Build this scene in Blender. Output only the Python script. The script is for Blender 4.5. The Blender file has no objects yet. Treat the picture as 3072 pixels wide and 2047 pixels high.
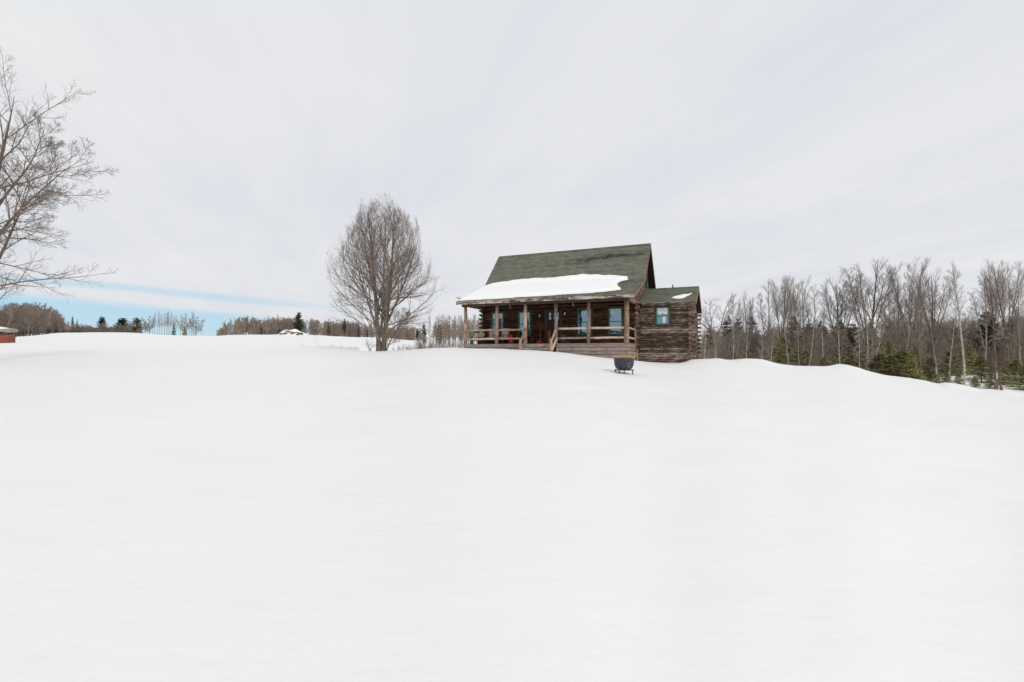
import bpy, math, random
import numpy as np
from mathutils import Vector
R_ = math.radians
scene = bpy.context.scene
COL = scene.collection
rnd = random.Random(7)

# ------------------------------------------------------------------ camera, sky, sun, exposure
EYE = 1.6
FPX = 1460.56
cam_d = bpy.data.cameras.new('camera')
cam = bpy.data.objects.new('camera', cam_d); COL.objects.link(cam)
cam.location = (0, 0, EYE)
cam_d.sensor_width = 36.0
cam_d.lens = FPX / 3072 * 36.0
cam_d.shift_y = 4.5 / 3072
cam_d.clip_end = 5000
from mathutils import Matrix
cam.rotation_euler = (Matrix.Rotation(math.pi / 2 + .0275, 3, 'X') @ Matrix.Rotation(.0036, 3, 'Z')).to_euler()
scene.camera = cam

SUN_EL = R_(36)
sun_vec = Vector((0.56 * math.cos(SUN_EL), -0.83 * math.cos(SUN_EL), math.sin(SUN_EL))).normalized()
world = bpy.data.worlds.new('World'); scene.world = world
world.use_nodes = True
scene.view_settings.view_transform = 'Standard'
scene.view_settings.look = 'None'
scene.view_settings.exposure = 0.0
scene.view_settings.gamma = 1.0
scene.view_settings.use_curve_mapping = False


class NT:
    """small node helper"""
    def __init__(s, tree): s.t = tree; s.n = tree.nodes; s.l = tree.links
    def node(s, typ, **kw):
        n = s.n.new(typ)
        for k, v in kw.items():
            if k.startswith('i_'):
                key = k[2:]
                key = int(key) if key.isdigit() else key.replace('_', ' ')
                s.put(n.inputs[key], v)
            else: setattr(n, k, v)
        return n
    def put(s, sock, v):
        if isinstance(v, bpy.types.NodeSocket): s.l.new(v, sock)
        else: sock.default_value = v
    def math(s, op, a, b=None, c=None, clamp=False):
        n = s.n.new('ShaderNodeMath'); n.operation = op; n.use_clamp = clamp
        s.put(n.inputs[0], a)
        if b is not None: s.put(n.inputs[1], b)
        if c is not None: s.put(n.inputs[2], c)
        return n.outputs[0]
    def ramp(s, f, stops):
        n = s.n.new('ShaderNodeValToRGB'); s.put(n.inputs[0], f)
        e = n.color_ramp.elements
        while len(e) > 1: e.remove(e[-1])
        e[0].position, c = stops[0]; e[0].color = (*c, 1) if len(c) == 3 else c
        for p, c in stops[1:]:
            q = e.new(p); q.color = (*c, 1) if len(c) == 3 else c
        return n.outputs[0]
    def mix(s, f, a, b, mode='MIX'):
        n = s.n.new('ShaderNodeMix'); n.data_type = 'RGBA'; n.blend_type = mode
        s.put(n.inputs[0], f)
        for i, v in ((6, a), (7, b)):
            if not isinstance(v, bpy.types.NodeSocket) and len(v) == 3: v = (*v, 1)
            s.put(n.inputs[i], v)
        return n.outputs[2]
    def noise(s, vec, scale, detail=3, rough=.5, dim='3D'):
        n = s.n.new('ShaderNodeTexNoise'); n.noise_dimensions = dim
        s.l.new(vec, n.inputs['Vector']); n.inputs['Scale'].default_value = scale
        n.inputs['Detail'].default_value = detail; n.inputs['Roughness'].default_value = rough
        return n.outputs[0]
    def mapping(s, vec, scale=(1, 1, 1), rot=(0, 0, 0), loc=(0, 0, 0)):
        n = s.n.new('ShaderNodeMapping'); s.l.new(vec, n.inputs[0])
        n.inputs['Scale'].default_value = scale; n.inputs['Rotation'].default_value = rot
        n.inputs['Location'].default_value = loc
        return n.outputs[0]


def smooth(w, x, a, b):
    n = w.n.new('ShaderNodeMapRange'); n.interpolation_type = 'SMOOTHSTEP'
    w.put(n.inputs[0], x); n.inputs[1].default_value = a; n.inputs[2].default_value = b
    return n.outputs[0]


w = NT(world.node_tree); w.n.clear()
sky = w.node('ShaderNodeTexSky', sky_type='NISHITA', sun_disc=False)
sky.sun_elevation = SUN_EL
sky.sun_rotation = math.atan2(sun_vec.x, sun_vec.y)
sky.altitude = 300; sky.air_density = 1.0; sky.dust_density = .6; sky.ozone_density = 1.5
tc = w.node('ShaderNodeTexCoord').outputs['Generated']
sep = w.node('ShaderNodeSeparateXYZ', i_0=tc)
dx, dy, dz = sep.outputs
az = w.math('ARCTAN2', dx, dy)
hyp = w.math('SQRT', w.math('ADD', w.math('MULTIPLY', dx, dx), w.math('MULTIPLY', dy, dy)))
el = w.math('DIVIDE', dz, w.math('MAXIMUM', hyp, .001))
# cloud deck coordinates: direction projected on a flat layer
zz = w.math('ADD', w.math('MAXIMUM', dz, 0.0), .10)
cx = w.math('DIVIDE', dx, zz); cy = w.math('DIVIDE', dy, zz)
comb = w.node('ShaderNodeCombineXYZ', i_0=cx, i_1=cy, i_2=0.0).outputs[0]
n1 = w.noise(w.mapping(comb, (.55, .8, 1), (0, 0, .5)), 1.0, 5, .5)
cs = w.node('ShaderNodeCombineXYZ', i_0=w.math('ADD', w.math('MULTIPLY', cx, 1.25), w.math('MULTIPLY', cy, .42)), i_1=w.math('ADD', w.math('MULTIPLY', cy, .34), 2.0), i_2=0.0).outputs[0]
n2 = w.noise(cs, 1.5, 7, .62)
cl = w.math('ADD', w.math('MULTIPLY', n1, .45), w.math('MULTIPLY', n2, .55))
cloud = w.ramp(cl, [(.36, (7.1, 7.32, 7.95)), (.46, (7.5, 7.66, 8.12)), (.55, (7.85, 7.98, 8.22)), (.66, (8.3, 8.36, 8.45))])
# a little greyer and brighter up high where the veil is thicker
cloud = w.mix(smooth(w, dz, .2, .9), cloud, w.mix(.25, cloud, (8.1, 8.2, 8.4)))
# thin band of open blue sky low over the left horizon
sv = w.node('ShaderNodeCombineXYZ', i_0=w.math('MULTIPLY', az, 1.6),
            i_1=w.math('MULTIPLY', w.math('ADD', el, w.math('MULTIPLY', az, .05)), 26.0), i_2=0.0).outputs[0]
st = w.noise(sv, 1.35, 4, .5)
azc = w.math('MAXIMUM', az, -.95)
wob = w.math('MULTIPLY', w.math('SUBTRACT', st, .5), .024)
e1 = w.math('ADD', el, w.math('ADD', wob, w.math('MULTIPLY', w.math('ADD', azc, .81), .062)))
low = w.math('SUBTRACT', 1.0, smooth(w, e1, .078, .098))
e2 = w.math('ADD', w.math('SUBTRACT', el, .109), w.math('ADD', w.math('MULTIPLY', wob, .6), w.math('MULTIPLY', w.math('MAXIMUM', w.math('ADD', azc, .66), 0.0), .055)))
stk = w.math('SUBTRACT', 1.0, smooth(w, w.math('ABSOLUTE', e2), .001, .010))
stk = w.math('MULTIPLY', stk, w.math('SUBTRACT', 1.0, smooth(w, az, -.55, -.22)))
low = w.math('MULTIPLY', low, w.math('SUBTRACT', 1.0, smooth(w, az, -.55, -.25)))
gap = w.math('MAXIMUM', low, w.math('MULTIPLY', stk, .62))
gap = w.math('MULTIPLY', gap, .9)
skyc = w.mix(gap, cloud, w.mix(.70, sky.outputs[0], (3.9, 6.5, 8.6)))
bg = w.node('ShaderNodeBackground', i_Color=skyc, i_Strength=.1)
wo = w.node('ShaderNodeOutputWorld', i_Surface=bg.outputs[0])

sun_d = bpy.data.lights.new('sun', 'SUN'); sun_d.energy = 1.12; sun_d.angle = R_(10); sun_d.color = (1, .95, .86)
sun = bpy.data.objects.new('sun', sun_d); COL.objects.link(sun)
sun.rotation_euler = sun_vec.to_track_quat('Z', 'Y').to_euler()
sun.location = (60, -90, 90)

# ------------------------------------------------------------------ photo rays -> world (used only to measure positions)
def ray(x, y):
    a, b = x - 1536, 1028.02 - y
    cr, sr = math.cos(-.0036), math.sin(-.0036)
    px, py = a * cr + b * sr, -a * sr + b * cr
    cp, sp = math.cos(.0275), math.sin(.0275)
    return np.array([px / FPX, cp - py / FPX * sp, sp + py / FPX * cp])


def polar(x, y):
    d = ray(x, y); h = math.hypot(d[0], d[1])
    return math.atan2(d[0], d[1]), d[2] / h


# ------------------------------------------------------------------ materials
MATS = {}
def mat(name, rough=.8, spec=.3, metal=0.0):
    m = bpy.data.materials.new(name); m.use_nodes = True
    t = NT(m.node_tree); t.n.clear()
    p = t.node('ShaderNodeBsdfPrincipled'); p.inputs['Roughness'].default_value = rough
    p.inputs['Specular IOR Level'].default_value = spec; p.inputs['Metallic'].default_value = metal
    t.node('ShaderNodeOutputMaterial', i_Surface=p.outputs[0])
    MATS[name] = m
    return m, t, p


def bump(t, p, h, strength=.5, dist=.02):
    b = t.node('ShaderNodeBump', i_Height=h, i_Strength=strength, i_Distance=dist)
    t.l.new(b.outputs[0], p.inputs['Normal'])


def pos(t): return t.node('ShaderNodeNewGeometry').outputs['Position']
def orand(t): return t.node('ShaderNodeObjectInfo').outputs['Random']

TH = .4163
def wood(name, axis, dark, mid, light, amount=.5, spots=False, red=None, bs=.6):
    """weathered wood, grain along a house axis ('u','v','z')"""
    m, t, p = mat(name, .85, .2)
    q = t.mapping(pos(t), (1, 1, 1), (0, 0, TH))
    off = t.node('ShaderNodeVectorMath', operation='ADD', i_0=q)
    cmb = t.node('ShaderNodeCombineXYZ', i_0=t.math('MULTIPLY', orand(t), 31.0), i_1=0.0, i_2=t.math('MULTIPLY', orand(t), 17.0))
    t.l.new(cmb.outputs[0], off.inputs[1]); q = off.outputs[0]
    sc = {'u': (.9, 9, 9), 'v': (9, .9, 9), 'z': (9, 9, .9)}[axis]
    g = t.noise(t.mapping(q, sc), 3.2, 6, .65)
    g2 = t.noise(q, 2.2, 4, .6)
    f = t.math('ADD', t.math('MULTIPLY', g, .7), t.math('MULTIPLY', g2, .3))
    f = t.math('ADD', f, t.math('MULTIPLY', t.math('SUBTRACT', orand(t), .5), .16))
    c = t.ramp(f, [(.34, dark), (.5, mid), (.5 + .3 * (1 - amount), light)])
    if red:
        c = t.mix(t.math('MULTIPLY', orand(t), .6), c, red)
    if spots:
        v = t.node('ShaderNodeTexVoronoi', feature='F1'); t.l.new(q, v.inputs['Vector']); v.inputs['Scale'].default_value = 3.1
        keep = smooth(t, t.noise(q, 1.7, 1, .5), .52, .6)
        f2 = t.math('MULTIPLY', t.math('LESS_THAN', v.outputs['Distance'], .105), keep)
        c = t.mix(f2, c, (.55, .30, .11))
    t.l.new(c, p.inputs['Base Color'])
    bump(t, p, g, bs, .012)
    return m


wood('log_u', 'u', (0.0297, 0.0189, 0.01485), (0.1107, 0.0702, 0.05265), (0.4455, 0.351, 0.2903), .62, True)
wood('log_v', 'v', (0.0297, 0.01755, 0.0135), (0.0918, 0.0567, 0.04185), (0.3915, 0.297, 0.243), .6, True)
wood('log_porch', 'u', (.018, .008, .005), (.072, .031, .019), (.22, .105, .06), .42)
wood('log_gable', 'v', (0.078, 0.0455, 0.0364), (0.221, 0.1365, 0.104), (0.429, 0.312, 0.247), .6)
wood('log_end', 'z', (.06, .035, .025), (.17, .11, .08), (.36, .26, .2), .5)
wood('rail_wood', 'u', (0.1625, 0.1125, 0.08125), (0.4125, 0.3125, 0.2375), (0.65, 0.5375, 0.4375), .6)
wood('post_wood', 'z', (0.13, 0.0806, 0.0546), (0.325, 0.2275, 0.169), (0.572, 0.455, 0.364), .6)
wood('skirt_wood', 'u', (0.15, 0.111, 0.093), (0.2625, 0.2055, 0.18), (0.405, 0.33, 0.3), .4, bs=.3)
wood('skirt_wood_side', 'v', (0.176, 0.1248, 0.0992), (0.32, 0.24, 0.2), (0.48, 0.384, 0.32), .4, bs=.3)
wood('beam_wood', 'u', (0.06075, 0.0378, 0.0297), (0.135, 0.08775, 0.0702), (0.2295, 0.162, 0.135), .35)
wood('fascia_wood', 'u', (.04, .022, .018), (.16, .105, .088), (.58, .5, .46), .75)
wood('rake_wood', 'v', (.14, .075, .055), (.26, .16, .125), (.36, .25, .2), .5)
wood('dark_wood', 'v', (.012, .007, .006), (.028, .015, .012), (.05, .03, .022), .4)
wood('grey_board', 'u', (0.12, 0.108, 0.09), (0.3, 0.27, 0.222), (0.504, 0.456, 0.384), .5)
wood('pale_wood', 'z', (.30, .2, .12), (.5, .36, .24), (.66, .52, .38), .5)
wood('window_casing', 'z', (.035, .024, .018), (.085, .055, .04), (.15, .10, .075), .4)


def flat(name, col, rough=.7, spec=.3, metal=0.0, var=.25, sc=8.0):
    m, t, p = mat(name, rough, spec, metal)
    n = t.noise(t.node('ShaderNodeTexCoord').outputs['Object'], sc, 4, .6)
    lo = tuple(c * (1 - var) for c in col); hi = tuple(min(1, c * (1 + var)) for c in col)
    t.l.new(t.ramp(n, [(.3, lo), (.7, hi)]), p.inputs['Base Color'])
    return m


flat('green_paint', (.045, .17, .115), .5)
flat('green_plastic', (.012, .10, .055), .4)
flat('beige_fabric', (.62, .55, .42), .95, var=.45, sc=18)
flat('beige_plastic', (.27, .25, .20), .6)
flat('red_paint', (.42, .02, .035), .45)
flat('red_plastic', (.5, .012, .012), .35)
flat('orange_wood', (.30, .11, .025), .6, var=.5)
flat('dark_metal', (.03, .03, .034), .45, .5)
flat('grey_metal', (.32, .33, .35), .4, .5, .3)
flat('grey_plastic', (.12, .14, .17), .5)
flat('barrel_brown', (.05, .025, .022), .7)
flat('white_paint', (.75, .75, .72), .5)
flat('door_paint', (.022, .012, .013), .5)
flat('tan_jug', (.55, .33, .18), .6)
flat('straw', (.68, .46, .23), .9, var=.35)
flat('brush_orange', (.31, .215, .15), .9, var=.35, sc=.6)
flat('brush_grey', (.26, .20, .165), .9, var=.35, sc=.6)
flat('rock', (.13, .12, .105), .9, var=.5, sc=2)
flat('red_barn', (.26, .08, .045), .8, var=.35, sc=3)
flat('barn_roof', (.30, .285, .24), .8, var=.3, sc=2)
flat('wire_pale', (.42, .43, .46), .5)

# lace curtain and shade
flat('lace', (.72, .74, .76), .9, var=.12, sc=30)

m, t, p = mat('window_glass', .04, .8)     # coated glazing: a strong blue mirror of the snow field and sky
t.n.remove(p)
gl = t.node('ShaderNodeBsdfGlossy', i_Color=(.48, .535, .59, 1), i_Roughness=.06)
df = t.node('ShaderNodeBsdfDiffuse', i_Color=(.02, .035, .05, 1))
mx = t.node('ShaderNodeMixShader', i_0=.62)
t.l.new(df.outputs[0], mx.inputs[1]); t.l.new(gl.outputs[0], mx.inputs[2])
bm_ = t.node('ShaderNodeBump', i_Height=t.noise(pos(t), 1.3, 2, .5), i_Strength=.25, i_Distance=.05)
t.l.new(bm_.outputs[0], gl.inputs['Normal'])
t.l.new(mx.outputs[0], [n for n in t.n if n.type == 'OUTPUT_MATERIAL'][0].inputs[0])

m, t, p = mat('shingles', .9, .2)
at = t.node('ShaderNodeAttribute', attribute_name='tone').outputs['Fac']
n = t.noise(pos(t), 40, 3, .7); n2 = t.noise(pos(t), 1.1, 3, .5)
f = t.math('ADD', t.math('MULTIPLY', at, .62), t.math('ADD', t.math('MULTIPLY', n, .2), t.math('MULTIPLY', n2, .18)))
t.l.new(t.ramp(f, [(.12, (.045, .048, .043)), (.34, (.10, .106, .084)), (.50, (.19, .196, .15)), (.75, (.29, .29, .235))]), p.inputs['Base Color'])
bump(t, p, n, .5, .01)

m, t, p = mat('cushion_stripe', .95, .1)
ob = t.node('ShaderNodeTexCoord').outputs['Object']
sx = t.node('ShaderNodeSeparateXYZ', i_0=ob).outputs[0]
fr = t.math('FRACT', t.math('MULTIPLY', t.math('ADD', sx, 5.0), 5.2))
cr = t.n.new('ShaderNodeValToRGB'); t.l.new(fr, cr.inputs[0]); cr.color_ramp.interpolation = 'CONSTANT'
e = cr.color_ramp.elements; e[0].position = 0; e[0].color = (0.57, 0.18, 0.20, 1); e[1].position = .22; e[1].color = (0.84, 0.57, 0.51, 1)
for pp, c in ((.36, (.6, .56, .51)), (.58, (.72, .42, .44)), (.72, (.45, .12, .15)), (.86, (.78, .6, .52))):
    q = e.new(pp); q.color = (*c, 1)
t.l.new(cr.outputs[0], p.inputs['Base Color'])

m, t, p = mat('planter_tub', .55, .35)
ob = t.node('ShaderNodeTexCoord').outputs['Object']
v = t.node('ShaderNodeTexVoronoi', feature='F1'); t.l.new(ob, v.inputs['Vector']); v.inputs['Scale'].default_value = 21
keep = smooth(t, t.noise(ob, 5, 2, .5), .5, .58)
ff = t.math('MULTIPLY', t.math('LESS_THAN', v.outputs['Distance'], .19), keep)
t.l.new(t.mix(ff, t.ramp(t.noise(ob, 9, 3, .6), [(.35, (.028, .035, .042)), (.7, (.055, .062, .07))]), (.75, .76, .78)), p.inputs['Base Color'])

# snow
def snow_mat(name, scale=1.0, ripple=1.0, lo=(.858, .855, .848), hi=(.89, .885, .873)):
    m, t, p = mat(name, .55, .25)
    ps = pos(t)
    a = t.noise(t.mapping(ps, (1.0, 2.6, 1), (0, 0, .35)), .55, 5, .55)
    b = t.noise(t.mapping(ps, (2.2, 7.0, 2), (0, 0, .2)), 1.4, 4, .6)
    c = t.noise(ps, 55, 2, .7)
    t.l.new(t.ramp(t.noise(ps, .13, 3, .5), [(.3, lo), (.7, hi)]), p.inputs['Base Color'])
    d2 = t.noise(t.mapping(ps, (3.5, 13.0, 3), (0, 0, .28)), 1.9, 5, .7)
    msk = smooth(t, t.noise(ps, .21, 2, .5), .40, .62)
    h = t.math('ADD', t.math('MULTIPLY', a, .9), t.math('ADD', t.math('ADD', t.math('MULTIPLY', b, .18), t.math('MULTIPLY', t.math('MULTIPLY', d2, msk), .10)), t.math('MULTIPLY', c, .035)))
    bump(t, p, h, .34 * ripple, .10)
    p.inputs['Subsurface Weight'].default_value = 0.0
    return m
snow_mat('snow')
snow_mat('roof_snow', ripple=.6, lo=(.93, .93, .925), hi=(.95, .95, .94))


def bark(name, lo, hi, obj_var=.35, patch=None):
    m, t, p = mat(name, .95, .12)
    ps = pos(t)
    n = t.noise(t.mapping(ps, (9, 9, 2.5)), 1.0, 4, .6)
    c = t.ramp(n, [(.33, lo), (.67, hi)])
    k = t.math('ADD', 1 - obj_var / 2, t.math('MULTIPLY', orand(t), obj_var))
    hsv = t.node('ShaderNodeHueSaturation', i_Color=c, i_Value=k)
    c = hsv.outputs[0]
    if patch:
        c = t.mix(smooth(t, t.noise(t.mapping(ps, (3, 3, 9)), 1.0, 3, .6), .56, .62), c, patch)
    t.l.new(c, p.inputs['Base Color'])
    return m


bark('bark_maple', (.09, .068, .052), (.27, .215, .17))
bark('twig_maple', (.17, .138, .118), (.32, .26, .225))
bark('bark_grey', (.13, .105, .085), (.31, .26, .215), patch=(.33, .3, .26))
bark('bark_dark', (.075, .057, .045), (.21, .165, .13), patch=(.25, .22, .19))
bark('bark_birch', (.36, .33, .29), (.58, .54, .49), .3, patch=(.10, .085, .075))
bark('twig_grey', (.20, .165, .138), (.36, .305, .26), .5)
bark('twig_red', (.20, .172, .145), (.36, .312, .265), .45)
bark('twig_far', (.28, .215, .18), (.44, .345, .29), .45)
bark('twig_tan', (.24, .195, .16), (.38, .32, .265), .4)
bark('needles_dark', (.025, .04, .028), (.075, .095, .06), .5)
bark('needles_green', (.13, .135, .055), (.38, .345, .15), .7)
bark('needles_brown', (.12, .105, .07), (.29, .25, .18), .5)

# ------------------------------------------------------------------ mesh helpers
def mesh_from(name, V, F, mats, smooth_shade=False, midx=None):
    me = bpy.data.meshes.new(name)
    V = np.asarray(V, dtype=np.float32)
    if isinstance(F, np.ndarray):
        nv, nf, k = len(V), len(F), F.shape[1]
        me.vertices.add(nv); me.vertices.foreach_set('co', V.ravel())
        me.loops.add(nf * k); me.loops.foreach_set('vertex_index', F.astype(np.int32).ravel())
        me.polygons.add(nf); me.polygons.foreach_set('loop_start', np.arange(nf, dtype=np.int32) * k)
        me.update(calc_edges=True)
    else:
        me.from_pydata([tuple(map(float, v)) for v in V], [], F); me.update()
    for mm in (mats if isinstance(mats, (list, tuple)) else [mats]): me.materials.append(MATS[mm])
    if midx is not None: me.polygons.foreach_set('material_index', np.asarray(midx, dtype=np.int32))
    if smooth_shade: me.polygons.foreach_set('use_smooth', np.ones(len(me.polygons), dtype=bool))
    return me


def link(name, me, parent=None, loc=None, **props):
    o = bpy.data.objects.new(name, me); COL.objects.link(o)
    if parent: o.parent = parent
    if loc is not None: o.location = loc
    for k, v in props.items(): o[k] = v
    return o


def thing(name, label, cat, loc=(0, 0, 0), rz=0.0, group=None):
    o = bpy.data.objects.new(name, None); COL.objects.link(o)
    o.location = loc; o.rotation_euler = (0, 0, rz); o.empty_display_size = .3
    o['label'] = label; o['category'] = cat
    if group: o['group'] = group
    return o


class MB:
    def __init__(s): s.v = []; s.f = []; s.m = []
    def add(s, V, F, mi=0):
        b = len(s.v); s.v += [tuple(x) for x in V]; s.f += [tuple(i + b for i in f) for f in F]; s.m += [mi] * len(F); return s
    def box(s, a, b, mi=0):
        x0, y0, z0 = a; x1, y1, z1 = b
        V = [(x0, y0, z0), (x1, y0, z0), (x1, y1, z0), (x0, y1, z0), (x0, y0, z1), (x1, y0, z1), (x1, y1, z1), (x0, y1, z1)]
        return s.add(V, [(0, 3, 2, 1), (4, 5, 6, 7), (0, 1, 5, 4), (1, 2, 6, 5), (2, 3, 7, 6), (3, 0, 4, 7)], mi)
    def cyl(s, a, b, r0, r1=None, n=10, mi=0, cap=True, segs=1, wob=0.0):
        a = np.array(a, float); b = np.array(b, float); r1 = r0 if r1 is None else r1
        d = b - a; L = np.linalg.norm(d); d /= L
        u = np.cross(d, (0, 0, 1) if abs(d[2]) < .9 else (1, 0, 0)); u /= np.linalg.norm(u); w_ = np.cross(d, u)
        V = []
        for k in range(segs + 1):
            tt = k / segs; c = a + d * L * tt; rr = r0 + (r1 - r0) * tt
            if 0 < k < segs or wob: c = c + (u * rnd.uniform(-1, 1) + w_ * rnd.uniform(-1, 1)) * wob
            for i in range(n):
                an = 2 * math.pi * i / n; r = rr * (1 + rnd.uniform(-1, 1) * wob * 1.5)
                V.append(c + (u * math.cos(an) + w_ * math.sin(an)) * r)
        F = []
        for k in range(segs):
            for i in range(n):
                j = (i + 1) % n; F.append((k * n + i, k * n + j, (k + 1) * n + j, (k + 1) * n + i))
        if cap:
            F.append(tuple(range(n - 1, -1, -1))); F.append(tuple(segs * n + i for i in range(n)))
        return s.add(V, F, mi)
    def lathe(s, prof, n=20, mi=0, c=(0, 0, 0)):
        V = []; F = []
        for r, z in prof:
            for i in range(n):
                a = 2 * math.pi * i / n; V.append((c[0] + r * math.cos(a), c[1] + r * math.sin(a), c[2] + z))
        for k in range(len(prof) - 1):
            for i in range(n):
                j = (i + 1) % n; F.append((k * n + i, k * n + j, (k + 1) * n + j, (k + 1) * n + i))
        F.append(tuple(range(n - 1, -1, -1))); F.append(tuple((len(prof) - 1) * n + i for i in range(n)))
        return s.add(V, F, mi)
    def prism(s, poly, x0, x1, mi=0):
        """polygon in (y,z) extruded along x"""
        n = len(poly)
        V = [(x0, y, z) for y, z in poly] + [(x1, y, z) for y, z in poly]
        F = [tuple(range(n - 1, -1, -1)), tuple(range(n, 2 * n))] + [(i, (i + 1) % n, n + (i + 1) % n, n + i) for i in range(n)]
        return s.add(V, F, mi)
    def build(s, name, mats, parent=None, smooth_shade=False, **props):
        loc = props.pop('loc', None)
        return link(name, mesh_from(name, s.v, s.f, mats, smooth_shade, s.m), parent, loc, **props)


# ------------------------------------------------------------------ TERRAIN
NEAR = [(-3000, 45, 1040), (-200, 46, 1037), (60, 46, 1036), (350, 46, 1036), (640, 44, 1038), (870, 40, 1042), (1000, 36, 1048),
        (1060, 33, 1052), (1130, 32.6, 1054), (1187, 32, 1052), (1260, 30.5, 1048), (1310, 29.3, 1044.5), (1360, 28.6, 1044), (1390, 28.2, 1045),
        (1487, 26.6, 1047), (1560, 25.6, 1051), (1667, 24.8, 1057), (1774, 24.6, 1069), (1843, 24.7, 1077), (1903, 25.2, 1083),
        (1972, 27.8, 1088.5), (2020, 28.0, 1090), (2049, 28.0, 1087), (2077, 28.2, 1079), (2125, 28.6, 1077.5), (2152, 29, 1077), (2185, 29, 1081),
        (2240, 29.4, 1077), (2282, 29.6, 1079), (2333, 29.8, 1091), (2392, 30, 1097.5), (2438, 30, 1098), (2480, 30, 1099.5), (2523, 30, 1095),
        (2565, 30, 1100), (2607, 30.4, 1113), (2670, 31, 1128), (2712, 31, 1132), (2776, 31, 1143), (2813, 31, 1151), (2839, 31, 1148),
        (2889, 31, 1156), (2944, 31, 1168), (3007, 31, 1172), (3072, 31, 1180), (3500, 31, 1205), (6000, 31, 1230)]
FAR = [(-3000, 1016), (-200, 1017), (0, 1015), (60, 1012), (120, 1007), (180, 1001), (350, 999.5), (517, 1008), (640, 1010), (690, 1007.5), (770, 1006.5),
       (900, 1006), (1000, 1012), (1060, 1014), (1130, 1016), (1200, 1021), (1250, 1025), (1300, 1029), (1400, 1038), (1536, 1046), (2000, 1060)]


def xz(x, y, r):
    a, e_ = polar(x, y); return a, EYE + e_ * r


def pchip_like(xs, ys, xq):
    xs = np.array(xs, float); ys = np.array(ys, float)
    h = np.diff(xs); d = np.diff(ys) / h; m_ = np.zeros_like(xs)
    for i in range(1, len(xs) - 1):
        m_[i] = 0 if d[i - 1] * d[i] <= 0 else 2 * d[i - 1] * d[i] / (d[i - 1] + d[i])
    m_[0] = d[0]; m_[-1] = d[-1]
    i = np.clip(np.searchsorted(xs, xq) - 1, 0, len(h) - 1)
    t_ = np.clip((xq - xs[i]) / h[i], 0, 1); H = h[i]
    return (ys[i] * (2 * t_**3 - 3 * t_**2 + 1) + ys[i + 1] * (-2 * t_**3 + 3 * t_**2) + m_[i] * H * (t_**3 - 2 * t_**2 + t_) + m_[i + 1] * H * (t_**3 - t_**2))


RG = np.concatenate([np.linspace(0, 60, 241), np.geomspace(60.6, 1500, 110)])
nx = [q[0] for q in NEAR]; fx = [q[0] for q in FAR]
PXG = np.concatenate([np.linspace(-3000, -150, 20), np.linspace(-130, 3200, 900), np.linspace(3250, 6000, 20)])
AG = []; ZT = []
for px in PXG:
    rn = float(np.interp(px, nx, [q[1] for q in NEAR])); yn = float(pchip_like(nx, [q[2] for q in NEAR], np.array([px]))[0])
    a, zn = xz(px, yn, rn)
    pts_r = [0]; pts_z = [0]
    for s_ in (.12, .25, .4, .55, .7, .85, 1.0):
        pts_r.append(rn * s_); pts_z.append(zn * s_ * (1.35 - .35 * s_))
    wr = float(np.clip((px - 1930) / 150, 0, 1))          # 0 left / 1 right side
    if px < 1930:
        yf = float(pchip_like(fx, [q[1] for q in FAR], np.array([px]))[0])
        _, zf = xz(px, yf, 125)
        if px < 950:
            _, zm = xz(px, yn + (yf - yn) * .55, 80); k = 0
            L_ = [(80, zm), (125, zf), (150, zf - .3), (300, zf - 6), (1500, zf - 30)]
        else:
            k = min(1, (px - 950) / 130)
            _, zm = xz(px, yn + (yf - yn) * .55, 80)
            dip = zn - .25 - .3 * k
            L_ = [(rn + 9, (1 - k) * (zn + .2) + k * dip), (70, (1 - k) * zm + k * (dip + (zf - dip) * .4)), (125, zf), (150, zf - .3), (300, zf - 6), (1500, zf - 30)]
            if px < 1080: L_ = L_[1:]
        LL = L_
    else:
        z60 = float(np.interp(px, [1930, 2100, 2400, 2700, 2850, 3072, 6000], [.2, -.2, -1.4, -2.3, -2.6, -3.1, -3.4]))
        LL = [(rn + 2.5, zn - .25), (rn + 8, zn * .5 + z60 * .5 - .2), (60, z60), (100, z60 - .3), (150, z60), (300, z60), (1500, z60 - 6)]
    for r_, z_ in LL: pts_r.append(r_); pts_z.append(z_)
    if px > 2700:
        kk_ = min(1, (px - 2700) / 120); pts_r = pts_r[:8]; pts_z = pts_z[:8]
        for r_, zo, yy_ in ((rn + 3, zn - .3, None), (47, None, 1130), (62, None, 1122), (100, None, 1105), (150, None, 1095), (300, None, 1085), (1500, None, 1074)):
            zq = xz(px, yy_, r_)[1] if yy_ else zo
            z_old = float(np.interp(r_, [q[0] for q in LL], [q[1] for q in LL])); pts_r.append(r_); pts_z.append(z_old * (1 - kk_) + zq * kk_)
    AG.append(a); ZT.append(pchip_like(pts_r, pts_z, RG))
AG = np.array(AG); ZT = np.array(ZT)
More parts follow.
